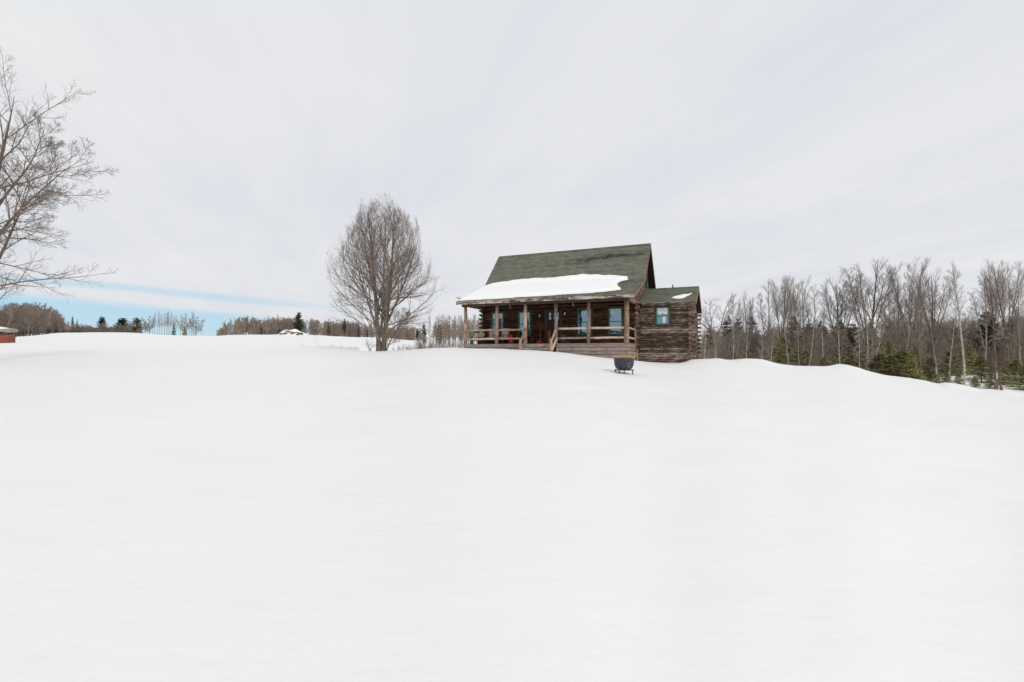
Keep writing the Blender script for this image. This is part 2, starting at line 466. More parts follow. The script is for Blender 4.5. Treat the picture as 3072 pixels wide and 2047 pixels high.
# blend the profiles either side of the side change, smooth lightly across azimuth
ker = np.array([1, 2, 3, 2, 1.]) / 9
Zs = ZT.copy()
for j in range(ZT.shape[1]):
    if RG[j] > 33: Zs[2:-2, j] = np.convolve(ZT[:, j], np.ones(5) / 5, 'valid')
    else: Zs[2:-2, j] = np.convolve(ZT[:, j], ker, 'valid')
for _ in range(12):
    far_ = RG > 36
    sub = Zs[:, far_].copy(); i0 = np.searchsorted(PXG, 1700); i1 = np.searchsorted(PXG, 2400)
    sub[i0:i1] = (Zs[i0 - 4:i1 - 4][:, far_] + Zs[i0:i1][:, far_] + Zs[i0 + 4:i1 + 4][:, far_]) / 3
    Zs[:, far_] = sub
ZT = Zs
pg = np.arange(len(PXG)); Zsm = ZT.copy()
kw = np.exp(-(np.arange(-90, 91) / 38.0)**2); kw /= kw.sum()
for j in range(ZT.shape[1]):
    if RG[j] < 45: Zsm[:, j] = np.convolve(np.pad(ZT[:, j], 90, mode='edge'), kw, 'valid')
RNX = np.interp(PXG, nx, [q[1] for q in NEAR])
SS = np.clip((RG[None] / RNX[:, None] - .80) / .17, 0, 1); SS = SS * SS * (3 - 2 * SS)
ZT = Zsm * (1 - SS) + ZT * SS


def ground(X, Y):
    X = np.asarray(X, float); Y = np.asarray(Y, float)
    r = np.hypot(X, Y); a = np.arctan2(X, Y)
    ac = np.clip(a, AG[0], AG[-1])
    ia = np.clip(np.searchsorted(AG, ac) - 1, 0, len(AG) - 2); fa = (ac - AG[ia]) / (AG[ia + 1] - AG[ia])
    rc = np.clip(r, 0, RG[-1] - 1e-3)
    ir = np.clip(np.searchsorted(RG, rc, side='right') - 1, 0, len(RG) - 2); fr_ = (rc - RG[ir]) / (RG[ir + 1] - RG[ir])
    z = (ZT[ia, ir] * (1 - fa) * (1 - fr_) + ZT[ia + 1, ir] * fa * (1 - fr_) + ZT[ia, ir + 1] * (1 - fa) * fr_ + ZT[ia + 1, ir + 1] * fa * fr_)
    # behind the camera the field lies nearly level
    k = np.clip((np.abs(a) - R_(72)) / R_(40), 0, 1); k = k * k * (3 - 2 * k)
    return z * (1 - k) - .004 * np.minimum(r, 300) * k


def relief(X, Y):
    r = np.hypot(X, Y)
    q = (.020 * np.sin(X * .55 + 1.3 * np.sin(Y * .31)) * np.sin(Y * .83 + .4 * X)
         + .011 * np.sin(X * 1.7 + 2 * np.sin(Y * .9)) * np.sin(Y * 2.3 + .7 * np.sin(X * .8))
         + .006 * np.sin(X * 4.1 + 1.2 * np.sin(Y * 3)) * np.sin(Y * 6.2 + np.sin(X * 2.1)))
    return q * np.clip(r / 6, 0, 1)


def gz(x, y): return float(ground(x, y))

av = np.concatenate([np.arange(-180, -60, 3.0), np.arange(-60, 60, .16), np.arange(60, 180.01, 3.0)])
av = np.radians(av)
rv = np.concatenate([[.001], np.linspace(.6, 8, 26), np.linspace(8.3, 42, 190), np.geomspace(42.6, 1480, 110)])
A_, Rr = np.meshgrid(av, rv, indexing='ij')
X_ = np.sin(A_) * Rr; Y_ = np.cos(A_) * Rr
Z_ = ground(X_, Y_) + relief(X_, Y_)
# wind scoops in the drift by the wood edge
for (px, r0, dep, sx_, sr_) in ((2512, 28.7, -.10, .28, .55), (2520, 29.6, .07, .5, .5), (2180, 28.2, -.05, .6, .5), (2812, 30, -.06, .5, .5), (2945, 29.7, -.07, .6, .35), (3010, 28.9, -.05, .8, .3)):
    a0 = polar(px, 1100)[0]; cx0, cy0 = math.sin(a0) * r0, math.cos(a0) * r0
    Z_ += dep * np.exp(-((A_ - a0) * r0 / sx_)**2 - ((Rr - r0) / sr_)**2)
# soft tracks and drift edges crossing the far field on the left
for (r0, amp, wd, sl) in ((52, .05, .8, 9), (60, .06, 1.0, 5), (72, .08, 1.3, -8), (86, .09, 1.6, 6), (101, .10, 2.0, -6)):
    rr0 = r0 + sl * (A_ + .5) + 1.2 * np.sin(A_ * 17 + r0)
    Z_ += amp * np.exp(-((Rr - rr0) / wd)**2) * np.clip((-.16 - A_) / .1, 0, 1) * (.5 + .5 * np.sin(A_ * 41 + r0))
na, nr = A_.shape
V = np.stack([X_, Y_, Z_], -1).reshape(-1, 3)
ii, jj = np.meshgrid(np.arange(na - 1), np.arange(nr - 1), indexing='ij')
F = np.stack([ii * nr + jj, ii * nr + jj + 1, (ii + 1) * nr + jj + 1, (ii + 1) * nr + jj], -1).reshape(-1, 4)[:, ::-1]
me = mesh_from('snow_ground', V, F, 'snow', True)
g = link('snow_ground', me, kind='structure'); g['label'] = 'smooth open snow field rising to the cabin'


# ------------------------------------------------------------------ CABIN (house axes: x along the front, y back, z up)
H = thing('log_cabin', 'dark brown log cabin with green shingle roof, open front porch and right side wing', 'cabin', (5.9665, 25, 0), -TH)
EV, EZ, BV, BZ, RV, RZ = -.44, 4.77, 3.08, 6.06, 5.34, 8.52
UL, UR = -9.89, .385
SL = (RZ - BZ) / (RV - BV)
REV = 8.4; REZ = RZ - SL * (REV - RV)
WV = 2.45          # front wall face
WL, WR_, WB = -9.68, 0.0, 8.05
def roof_z(v):
    if v < BV: return EZ + (v - EV) * (BZ - EZ) / (BV - EV)
    if v < RV: return BZ + (v - BV) * SL
    return RZ - (v - RV) * SL

E_V, E_Z, E_RV, E_RZ, E_BV = 2.94, 4.62, 6.09, 5.82, 9.3     # side wing roof
E_U = 3.10
def eroof_z(v): return E_Z + (v - E_V) * (E_RZ - E_Z) / (E_RV - E_V) if v < E_RV else E_RZ - (v - E_RV) * (E_RZ - E_Z) / (E_RV - E_V)
EW = 3.15; EWR = 2.86; EWB = 9.0

# core walls (logs stand proud of them)
b = MB()
b.prism([(WV + .10, 1.2), (WB - .1, 1.2), (WB - .1, roof_z(WB) - .2), (RV, RZ - .3), (BV, BZ - .25), (WV + .1, roof_z(WV) - .2)], WL + .1, WR_ - .08)
b.prism([(EW + .1, .6), (EWB - .1, .6), (EWB - .1, eroof_z(EWB) - .2), (E_RV, E_RZ - .25), (EW + .1, eroof_z(EW) - .18)], WR_ - .05, EWR - .1)
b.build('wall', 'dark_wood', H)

# unit log mesh shared by all logs
LOGM = {}
def log_mesh(kind):
    if kind in LOGM: return LOGM[kind]
    q = MB()
    n = 10; V = []; F = []
    for k, xx in enumerate((0, 1)):
        for i in range(n):
            a = 2 * math.pi * i / n + .3
            V.append((xx, math.cos(a), math.sin(a)))
    for i in range(n): F.append((i, (i + 1) % n, n + (i + 1) % n, n + i))
    F.append(tuple(range(n - 1, -1, -1))); F.append(tuple(range(n, 2 * n)))
    me = mesh_from('log', V, F, [kind, 'log_end'], False, [0] * n + [1, 1])
    for i in range(n): me.polygons[i].use_smooth = True
    LOGM[kind] = me
    return me


PITCH = .134
LR = .070
nlog = 0
def log(axis, a0, a1, other, z, kind, r=LR):
    global nlog
    if a1 - a0 < .04: return
    nlog += 1
    o = link('log', log_mesh(kind), H)
    rr = r * rnd.uniform(.94, 1.05)
    o.scale = (a1 - a0, rr * rnd.uniform(.95, 1.05), rr)
    if axis == 'u': o.location = (a0, other + rnd.uniform(-.006, .006), z)
    else: o.location = (other + rnd.uniform(-.006, .006), a0, z); o.rotation_euler = (0, 0, math.pi / 2)
    return o


def spans(a0, a1, z, holes):
    out = [(a0, a1)]
    for (h0, h1, z0, z1) in holes:
        if z0 - .05 < z < z1 + .05:
            nx_ = []
            for s0, s1 in out:
                if h1 <= s0 or h0 >= s1: nx_.append((s0, s1)); continue
                if h0 > s0: nx_.append((s0, h0))
                if h1 < s1: nx_.append((h1, s1))
            out = nx_
    return out


# windows on the porch wall: (u0,u1,z0,z1)
WINS = [(-9.03, -8.20, 2.86, 4.33), (-7.17, -6.38, 2.86, 4.33), (-3.40, -2.55, 2.85, 4.37), (-1.56, -.79, 2.85, 4.36)]
DOOR = (-5.34, -4.42, 2.28, 4.33)
cas = .09
holes = [(a - cas, b_ + cas, z0 - cas, z1 + cas) for a, b_, z0, z1 in WINS + [DOOR]]
wv = WV + LR
k = 0; z = 2.34
while z < 4.72:
    ext = .26 if k % 2 == 0 else 0.0
    sp = spans(WL - ext, WR_ - .02, z, holes)
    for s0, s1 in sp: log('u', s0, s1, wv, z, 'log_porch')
    # left side wall
    log('v', WV - (0 if k % 2 == 0 else .26) + (.16 if k % 2 == 0 else 0), WB, WL + LR, z, 'log_v')
    z += PITCH; k += 1
for kk in range(4):                                    # lower courses beside the deck
    log('v', WV - (.26 if kk % 2 == 0 else 0), WB, WL + LR, 2.34 - PITCH * (kk + 1), 'log_v')
# gable logs both ends above the porch ceiling
while z < RZ - .35:
    vs = [v_ / 50 for v_ in range(int(0), int(REV * 50)) if roof_z(v_ / 50) - .17 > z + LR]
    v0 = max(WV, min(vs)); v1 = min(WB, max(vs))
    if v1 - v0 > .1:
        log('v', v0, v1, WR_ - LR, z, 'log_gable'); log('v', v0, v1, WL + LR, z, 'log_gable')
    z += PITCH
# right side wall between porch and wing
for kk in range(-7, 18):
    zq = 2.34 + PITCH * kk + .06
    log('v', WV - (.24 if kk % 2 == 0 else -.02), EW + .3, WR_ + LR * .4, zq, 'log_v')
# porch end infill, right and left (between side beam and roof)
z = 4.80
while z < 5.9:
    vs = [v_ / 100 for v_ in range(-30, 245) if roof_z(v_ / 100) - .12 > z + .05]
    if vs:
        log('v', max(.05, min(vs)), WV, -.12, z, 'log_gable', .085)
        log('v', max(.05, min(vs)), WV, -9.60, z, 'log_gable', .085)
    z += .15

# wing walls
EWIN = (.995, 1.69, 3.39, 4.38)
k = 0; z = 1.08
while z < 4.50:
    ext = .22 if k % 2 == 0 else .02
    for s0, s1 in spans(.10, EWR + ext, z, [(EWIN[0] - .11, EWIN[1] + .11, EWIN[2] - .09, EWIN[3] + .10)]):
        log('u', s0, s1, EW + LR, z, 'log_u')
    z1 = z + PITCH * .5
    f1 = -.24 if k % 2 else .02
    log('v', EW + f1, EWB + .1, EWR - LR, z1 - .02, 'log_v')
    log('u', EWR - .6, EWR + (.24 if k % 2 == 0 else .03), EWB - LR, z, 'log_u')
    z += PITCH; k += 1
while z < E_RZ - .25:
    vs = [v_ / 50 for v_ in range(100, 465) if eroof_z(v_ / 50) - .16 > z + LR]
    if vs: log('v', max(EW, min(vs)), min(EWB, max(vs)), EWR - LR, z, 'log_v')
    z += PITCH

# roof decks, with real thickness
tk = .13
b = MB()
b.prism([(EV, EZ - tk), (BV, BZ - tk), (RV, RZ - tk * 1.5), (REV, REZ - tk), (REV, REZ), (RV, RZ), (BV, BZ), (EV, EZ)], UL, UR)
b.prism([(E_V, E_Z - tk), (E_RV, E_RZ - tk), (E_BV, eroof_z(E_BV) - tk), (E_BV, eroof_z(E_BV)), (E_RV, E_RZ), (E_V, E_Z)], WR_ + .01, E_U)
roof = b.build('roof', 'dark_wood', H)

# shingle tabs: real wedges, lapped course over course
def shingles(planes, name):
    V = []; F = []; tone = []
    for (u0, u1, va, za, vb, zb, stain) in planes:
        sv_, sz_ = vb - va, zb - za; L = math.hypot(sv_, sz_); tv, tz = sv_ / L, sz_ / L; nv_, nz_ = -tz, tv
        if nz_ < 0: nv_, nz_ = -nv_, -nz_
        ex = .142; rows = int(L / ex) + 1
        for r_ in range(rows):
            s0 = r_ * ex - (.03 if r_ == 0 else 0); s1 = min(L, (r_ + 1) * ex + .01)
            if s1 <= s0: continue
            u = u0 - rnd.random() * .3
            while u < u1:
                w_ = .305 * rnd.choice((1, 1, 1, .66, 1.33)); a, b_ = max(u, u0), min(u + w_ - .006, u1); u += w_
                if b_ - a < .02: continue
                th_ = .022 + rnd.uniform(0, .010)
                base = len(V); um = (a + b_) / 2; vm = va + tv * (s0 + s1) / 2
                for (uu, ss, hh) in ((a, s0, th_), (b_, s0, th_), (b_, s1, .006), (a, s1, .006), (a, s0, -.004), (b_, s0, -.004)):
                    V.append((uu, va + tv * ss + nv_ * hh, za + tz * ss + nz_ * hh))
                F.append((base, base + 1, base + 2, base + 3)); F.append((base + 4, base + 5, base + 1, base))
                tt = .5 + rnd.uniform(-.11, .11) + .05 * math.sin(r_ * 1.9)
                tt -= stain(um, vm) * rnd.uniform(.15, 1.0)
                tone += [tt, tt - .06]
    F = np.array(F)
    me = mesh_from(name, V, F, 'shingles')
    at_ = me.attributes.new('tone', 'FLOAT', 'FACE'); at_.data.foreach_set('value', np.array(tone, dtype=np.float32))
    return link(name, me, roof, kind='stuff')


def stain_main(u, v):
    s = math.exp(-((u + 3.9) / .9)**2 - ((v - 4.45) / .22)**2) * .4
    s += math.exp(-((u + 1.2) / 1.8)**2 - ((v - 4.72) / .16)**2) * .6
    s += .5 * math.exp(-((u + 2.6) / 1.0)**2 - ((v - 4.6) / .14)**2)
    return min(.6, s)
def stain_porch(u, v):
    return .42 * math.exp(-((u + .55) / .28)**2 - ((v - 2.3) / .7)**2) + .2 * math.exp(-((v + .3) / .15)**2)
def stain_no(u, v): return .0
def stain_wing(u, v): return .25 * math.exp(-((u - 2.6) / .25)**2 - ((v - 4.2) / .4)**2)
shingles([(UL - .02, UR + .02, EV - .02, EZ, BV, BZ, stain_porch), (UL - .02, UR + .02, BV, BZ, RV, RZ, stain_main),
          (UL - .02, UR + .02, REV + .02, REZ, RV, RZ, stain_no),
          (WR_ + .015, E_U + .02, E_V - .02, E_Z, E_RV, E_RZ, stain_wing), (WR_ + .015, E_U + .02, E_BV, eroof_z(E_BV), E_RV, E_RZ, stain_no)], 'shingles')
for (u0, u1, v_, z_, sl) in ((UL - .02, UR + .03, RV, RZ, SL), (WR_ + .02, E_U + .03, E_RV, E_RZ, .38)):
    b = MB(); u = u0
    while u < u1 - .05:
        e_ = min(u + .3, u1); d_ = .13
        b.add([(u, v_ - d_, z_ - d_ * sl + .03), (e_, v_ - d_, z_ - d_ * sl + .038), (e_, v_, z_ + .038), (u, v_, z_ + .03), (u, v_ + d_, z_ - d_ * sl + .03), (e_, v_ + d_, z_ - d_ * sl + .038)],
              [(0, 1, 2, 3), (3, 2, 5, 4)])
        u = e_
    cap = b.build('ridge_cap', 'shingles', roof, kind='stuff')
    at_ = cap.data.attributes.new('tone', 'FLOAT', 'FACE'); at_.data.foreach_set('value', np.array([.3 + rnd.uniform(-.1, .1) for _ in cap.data.polygons], dtype=np.float32))

# fascia, rakes
def boards_u(name, u0, u1, v0, v1, z0, z1, m, n=1, parent=H, gap=.004):
    for i in range(n):
        a = u0 + (u1 - u0) * i / n; c = u0 + (u1 - u0) * (i + 1) / n
        MB().box((a + gap, v0, z0), (c - gap, v1, z1)).build(name, m, parent)
boards_u('fascia_board', UL, UR, EV - .035, EV - .003, EZ - .185, EZ - .035, 'fascia_wood', 3)
boards_u('fascia_trim', UL, UR, EV - .05, EV - .003, EZ - .03, EZ - .004, 'fascia_wood', 2)
boards_u('fascia_board', .22, E_U, E_V - .035, E_V - .003, E_Z - .16, E_Z - .03, 'fascia_wood', 1)
boards_u('fascia_trim', .22, E_U, E_V - .05, E_V - .003, E_Z - .026, E_Z - .004, 'fascia_wood', 1)
def rake(u0, u1, va, vb, f_, wd=.17):
    MB().prism([(va, f_(va) - .012), (vb, f_(vb) - .012), (vb, f_(vb) - wd - .012), (va, f_(va) - wd - .012)], u0, u1).build('rake_board', 'rake_wood', H)
for u0, u1 in ((UR + .003, UR + .035), (UL - .035, UL - .003)):
    rake(u0, u1, EV - .02, BV, roof_z); rake(u0, u1, BV + .001, RV, roof_z, .2); rake(u0, u1, RV + .001, REV, roof_z, .2)
rake(E_U + .003, E_U + .035, E_V - .02, E_RV, eroof_z, .15); rake(E_U + .003, E_U + .035, E_RV + .001, E_BV, eroof_z, .15)

# porch: beams, posts, rails, deck
MB().box((-9.80, -.02, 4.50), (.04, .20, 4.755)).build('beam', 'beam_wood', H)
for u in (-9.70, -.14): MB().box((u, .205, 4.53), (u + .17, WV - .01, 4.72)).build('beam', 'log_gable', H)
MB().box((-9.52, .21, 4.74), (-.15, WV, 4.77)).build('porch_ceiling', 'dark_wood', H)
PU = [-9.60, -7.53, -5.74, -3.93, -2.10, -.09]
for i, u in enumerate(PU):
    r = .105 if i < 5 else .135
    q = MB().cyl((u, .10, 2.28), (u + rnd.uniform(-.01, .01), .10, 4.50), r, r * .88, 12, segs=5, wob=.008)
    q.build('post', 'post_wood', H, True)
def rail(a, b_, r=.062, m='rail_wood'):
    MB().cyl(a, b_, r * rnd.uniform(.92, 1.08), r * rnd.uniform(.85, 1.0), 10, segs=5, wob=.007).build('rail', m, H, True)
for i, j in ((0, 1), (1, 2), (3, 4), (4, 5)):
    for zz_ in (3.085, 2.58):
        rail((PU[i] + .09, .10, zz_ + rnd.uniform(-.03, .01)), (PU[j] - .09, .10, zz_ + rnd.uniform(-.01, .02)))
for uu, vv in ((-.02, 2.25), (-9.62, 2.25)):
    MB().cyl((uu, vv, 2.28), (uu, vv, 3.28), .05, .045, 8, segs=3, wob=.005).build('post', 'post_wood', H, True)
    for zz_ in (3.08, 2.58): rail((uu, .2, zz_), (uu, vv - .03, zz_ - .01), .055)
# deck boards
n_d = 17
for i in range(n_d):
    v0 = -.02 + i * (2.45 / n_d)
    MB().box((-9.70, v0 + .003, 2.252), (.02, v0 + 2.45 / n_d - .004, 2.282 + rnd.uniform(-.002, .002))).build('deck_board', 'grey_board', H)
# skirting boards
zt = 2.248; kk = 0
while zt > .95:
    hgt = .192
    for (u0, u1) in ((-9.68, -5.72), (-3.88, -.0)):
        if kk > 2 and u0 < -6: continue
        MB().box((u0, -.002 + rnd.uniform(-.003, .003), zt - hgt + .024), (u1, .03, zt)).build('skirting_board', 'skirt_wood', H)
    MB().box((-.028, .034, zt - hgt + .024), (.004 + rnd.uniform(-.003, .003), WV - .15, zt)).build('skirting_board', 'skirt_wood_side', H)
    zt -= hgt; kk += 1
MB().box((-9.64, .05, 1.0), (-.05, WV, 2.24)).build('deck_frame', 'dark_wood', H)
# stairs, mostly buried
stair = link('stairs', None, H)
for i in range(4):
    zt = 2.262 - .17 * i; v1 = -.03 - .27 * i
    MB().box((-5.66, v1 - .27, zt - .21), (-3.95, v1 - .235, zt - .17 * 1)).build('riser', 'grey_board', stair) if i else None
    MB().box((-5.70, v1 - .03, zt - .165), (-3.92, v1, zt - .01)).build('riser', 'grey_board', stair)
    MB().box((-5.68, v1 - .30, zt - .215), (-3.94, v1 - .035, zt - .175)).build('step', 'grey_board', stair)
for (pu, su) in ((-5.74, -5.58), (-3.93, -3.83)):
    MB().cyl((su, -1.0, 1.2), (su, -1.0, 2.52), .082, .072, 10, segs=4, wob=.008).build('newel_post', 'post_wood', stair, True)
    MB().cyl((pu + .04, 0, 3.10), (su + .03, -1.0, 2.42), .07, .06, 10, segs=4, wob=.01).build('handrail', 'post_wood', stair, True)
    MB().cyl((pu + .09, -.02, 2.60), (su + .08, -1.1, 1.92), .06, .055, 10, segs=4, wob=.01).build('handrail', 'rail_wood', stair, True)
MB().box((-3.86, -.06, 1.5), (-3.74, -.01, 2.06)).build('stringer_board', 'pale_wood', stair)
MB().box((.03, WV - .14, 1.0), (.11, WV - .06, 2.0)).build('corner_board', 'pale_wood', H)

# windows
def window(u0, u1, z0, z1, v, shade=0, casing=True, wing=False):
    fr_ = .055; zm = z0 + (z1 - z0) * .485
    b = MB()
    for bx in (((u0, v - .03, z0), (u0 + fr_, v + .09, z1)), ((u1 - fr_, v - .03, z0), (u1, v + .09, z1)),
               ((u0 + fr_, v - .03, z1 - fr_), (u1 - fr_, v + .09, z1)), ((u0 + fr_, v - .045, z0), (u1 - fr_, v + .09, z0 + fr_ * 1.1))): b.box(*bx)
    wn = b.build('window', 'green_paint', H)
    MB().box((u0 + fr_, v - .008, zm - .02), (u1 - fr_, v + .03, zm + .022)).build('sash_bar', 'green_plastic', wn)
    for za, zb, dv in ((zm + .022, z1 - fr_, .02), (z0 + fr_ * 1.1, zm - .02, .004)):
        MB().box((u0 + fr_, v + dv, za), (u1 - fr_, v + dv + .012, zb)).build('pane', 'window_glass', wn)
    if casing:
        for bx in (((u0 - cas, v - .012, z0 - cas), (u0 - .003, v + .06, z1 + cas)), ((u1 + .003, v - .012, z0 - cas), (u1 + cas, v + .06, z1 + cas)),
                   ((u0 - .003, v - .012, z1 + .003), (u1 + .003, v + .06, z1 + cas)), ((u0 - .003, v - .014, z0 - cas), (u1 + .003, v + .06, z0 - .003))):
            MB().box(*bx).build('casing', 'window_casing', wn)
    return wn, zm, fr_
for i, (u0, u1, z0, z1) in enumerate(WINS):
    wn, zm, fr_ = window(u0, u1, z0, z1, WV + .02)
    MB().box((u0 + fr_, WV + .045 - .012, z0 + fr_ + .003), (u1 - fr_, WV + .0485 - .012 + .006, z0 + fr_ + .055)).build('sash_rail', 'dark_metal', wn) if False else None
    if i != 2:
        d = (.30, .33, 0, .10)[i]
        MB().box((u0 + fr_ + .004, WV + .030, z1 - fr_ - d), (u1 - fr_ - .004, WV + .036, z1 - fr_ - .004)).build('blind', 'lace', wn)
wn, zm, fr_ = window(*EWIN, EW + .0)
# scalloped lace valance and a small white card in the wing window
u0, u1, z0, z1 = EWIN
n = 24; V = []; F = []
for i in range(n + 1):
    s_ = i / n; uu = u0 + fr_ + (u1 - u0 - 2 * fr_) * s_
    zb = zm + .10 + .07 * (1 - abs(math.sin(s_ * math.pi * 2)))
    for zz_ in (z1 - fr_ - .004, zb):
        V.append((uu, EW + .008 + .004 * math.sin(i * 1.6), zz_)); V.append((uu, EW + .011 + .004 * math.sin(i * 1.6), zz_))
for i in range(n):
    a = i * 4; c = a + 4
    F += [(a, c, c + 2, a + 2), (a + 1, a + 3, c + 3, c + 1)]
link('curtain', mesh_from('curtain', V, F, 'lace'), wn)
MB().box((1.36, EW - .004, z0 + .09), (1.50, EW + .001, z0 + .17)).build('card', 'white_paint', wn)
MB().box((1.34, EW - .002, z0 + .18), (1.50, EW + .002, zm - .03)).build('paper', 'lace', wn)
# gable window (in the right end wall), built along v
gw = MB()
for bx in (((-.02, 5.40, 5.75), (.05, 5.48, 7.12)), ((-.02, 6.30, 5.75), (.05, 6.38, 7.12)), ((-.02, 5.48, 7.04), (.05, 6.30, 7.12)), ((-.02, 5.48, 5.75), (.05, 6.30, 5.83))): gw.box(*bx)
gwin = gw.build('window', 'green_paint', H)
MB().box((0, 5.48, 6.42), (.03, 6.30, 6.46)).build('sash_bar', 'green_paint', gwin)
MB().box((-.01, 5.48, 5.83), (.005, 6.30, 6.42)).build('pane', 'window_glass', gwin); MB().box((-.01, 5.48, 6.46), (.005, 6.30, 7.04)).build('pane', 'window_glass', gwin)
MB().box((-.01, 5.28, 5.7), (.035, 5.397, 7.25)).build('casing', 'rake_wood', gwin); MB().box((-.01, 6.383, 5.7), (.035, 6.49, 7.25)).build('casing', 'rake_wood', gwin)

# door
u0, u1, z0, z1 = DOOR
b = MB()
b.box((u0 + .05, WV + .01, z0 + .02), (u1 - .05, WV + .06, z1 - .05))
door = b.build('door', 'door_paint', H)
for (a, c) in ((u0 - cas, u0 + .05), (u1 - .05, u1 + cas)):
    MB().box((a, WV - .015, z0), (c, WV + .05, z1 + cas - .05)).build('door_frame', 'window_casing', door)
MB().box((u0 + .05, WV - .015, z1 - .05), (u1 - .05, WV + .05, z1 + cas - .05)).build('door_frame', 'window_casing', door)
for (a, c) in ((-5.17, -5.04), (-4.93, -4.80), (-4.69, -4.56)):
    for (za, zb) in ((4.03, 4.21), (3.80, 3.99)):
        MB().box((a, WV + .004, za), (c, WV + .009, zb)).build('pane', 'window_glass', door)
for za in (2.45, 3.1):
    MB().box((-5.18, WV + .002, za), (-4.92, WV + .009, za + .5)).build('panel', 'door_paint', door)
    MB().box((-4.84, WV + .002, za), (-4.58, WV + .009, za + .5)).build('panel', 'door_paint', door)
MB().lathe([(.0, 0), (.03, .004), (.03, .02), (.012, .03)], 10).build('handle', 'grey_metal', door, True, loc=(-4.60, WV - .02, 3.28))
# wall lanterns
for (uu, zz_) in ((-5.75, 4.05), (-4.16, 4.12)):
    q = MB().box((uu - .05, WV - .03, zz_ - .02), (uu + .05, WV + .01, zz_ + .10))
    q.box((uu - .055, WV - .12, zz_ + .085), (uu + .055, WV - .032, zz_ + .105))
    q.add([(uu - .06, WV - .13, zz_ + .107), (uu + .06, WV - .13, zz_ + .107), (uu + .06, WV - .02, zz_ + .107), (uu - .06, WV - .02, zz_ + .107), (uu, WV - .075, zz_ + .16)], [(0, 1, 4), (1, 2, 4), (2, 3, 4), (3, 0, 4), (3, 2, 1, 0)])
    ln = q.build('porch_light', 'dark_metal', H)
    MB().lathe([(.03, -.09), (.042, -.06), (.042, .06), (.03, .083)], 8).build('lamp_glass', 'white_paint', ln, True, loc=(uu, WV - .075, zz_))
# hanging hooks under the beam
for uu in (-6.69, -2.97):
    q = MB().cyl((uu, .08, 4.50), (uu, .08, 4.40), .009, n=6)
    pp = [(uu, .08, 4.40)] + [(uu + .035 * math.sin(a), .08, 4.365 + .035 * math.cos(a)) for a in (0, .8, 1.6, 2.4, 3.2, 4.0)]
    for a, c in zip(pp[:-1], pp[1:]):
        if a != c: q.cyl(a, c, .009, n=6)
    q.build('hook', 'white_paint', H, True)
# vent pipe
MB().cyl((1.62, 6.0, 5.75), (1.62, 6.0, 5.99), .035, n=10).cyl((1.62, 6.0, 5.992), (1.62, 6.0, 6.01), .045, n=10).build('vent_pipe', 'dark_metal', roof, True)
# rods of a small aerial at the left eave
q = MB().cyl((-9.95, .35, 4.86), (-10.20, .30, 5.08), .012, n=6)
q.cyl((-10.20, .30, 5.08), (-10.16, .3, 4.84), .010, n=6).cyl((-9.98, .3, 5.04), (-10.36, .3, 5.10), .014, n=6)
for k_ in range(5): q.cyl((-10.02 - .07 * k_, .3 - .18, 5.055 + .012 * k_), (-10.02 - .07 * k_, .3 + .18, 5.075 + .02 * k_), .007, n=5)
q.cyl((-10.10, .3, 5.06), (-10.08, .3, 4.90), .008, n=5)
q.build('aerial', 'grey_metal', H)

# ---- snow lying on the roofs
def in_poly(px, py, poly):
    n = len(poly); inside = np.zeros(px.shape, bool); d = np.full(px.shape, 1e9)
    for i in range(n):
        x0, y0 = poly[i]; x1, y1 = poly[(i + 1) % n]
        c = ((y0 > py) != (y1 > py)) & (px < (x1 - x0) * (py - y0) / (y1 - y0 + 1e-12) + x0); inside ^= c
        tt = np.clip(((px - x0) * (x1 - x0) + (py - y0) * (y1 - y0)) / ((x1 - x0)**2 + (y1 - y0)**2 + 1e-12), 0, 1)
        d = np.minimum(d, np.hypot(px - x0 - tt * (x1 - x0), py - y0 - tt * (y1 - y0)))
    return np.where(inside, d, -d)


def snow_patch(name, label, poly, fz, T, step, parent_loc, edge=.3):
    us = np.arange(min(p_[0] for p_ in poly) - .1, max(p_[0] for p_ in poly) + .1, step)
    vs = np.arange(min(p_[1] for p_ in poly) - .1, max(p_[1] for p_ in poly) + .1, step)
    U, Vv = np.meshgrid(us, vs, indexing='ij')
    d = in_poly(U, Vv, poly) + .018 * np.sin(U * 7) * np.sin(Vv * 5 + U) + .006 * np.sin(U * 31 + Vv * 5)
    h = T * np.sqrt(np.clip(1 - (1 - np.clip((d + .02) / edge, 0, 1))**2, 0, 1)) * (1 + .06 * np.sin(U * 1.3) * np.sin(Vv * 2.1))
    fzv = np.vectorize(fz)
    base = (fzv(Vv - .25) + fzv(Vv) + fzv(Vv + .25)) / 3
    base = np.where(h > .05, np.maximum(base, fzv(Vv)), fzv(Vv))
    Zt = base + h + np.where(d < 0, -.06, 0)
    keep = d > -step * 1.5
    idx = -np.ones(U.shape, int); idx[keep] = np.arange(keep.sum())
    V = np.stack([U[keep], Vv[keep], Zt[keep]], -1)
    a = idx[:-1, :-1]; b2 = idx[1:, :-1]; c2 = idx[1:, 1:]; d2 = idx[:-1, 1:]
    ok = (a >= 0) & (b2 >= 0) & (c2 >= 0) & (d2 >= 0)
    F = np.stack([a[ok], b2[ok], c2[ok], d2[ok]], -1)
    o = link(name, mesh_from(name, V, F, 'roof_snow', True), None, label=label, category='snow patch')
    o.location = (5.9665, 25, 0); o.rotation_euler = (0, 0, -TH)
    return o


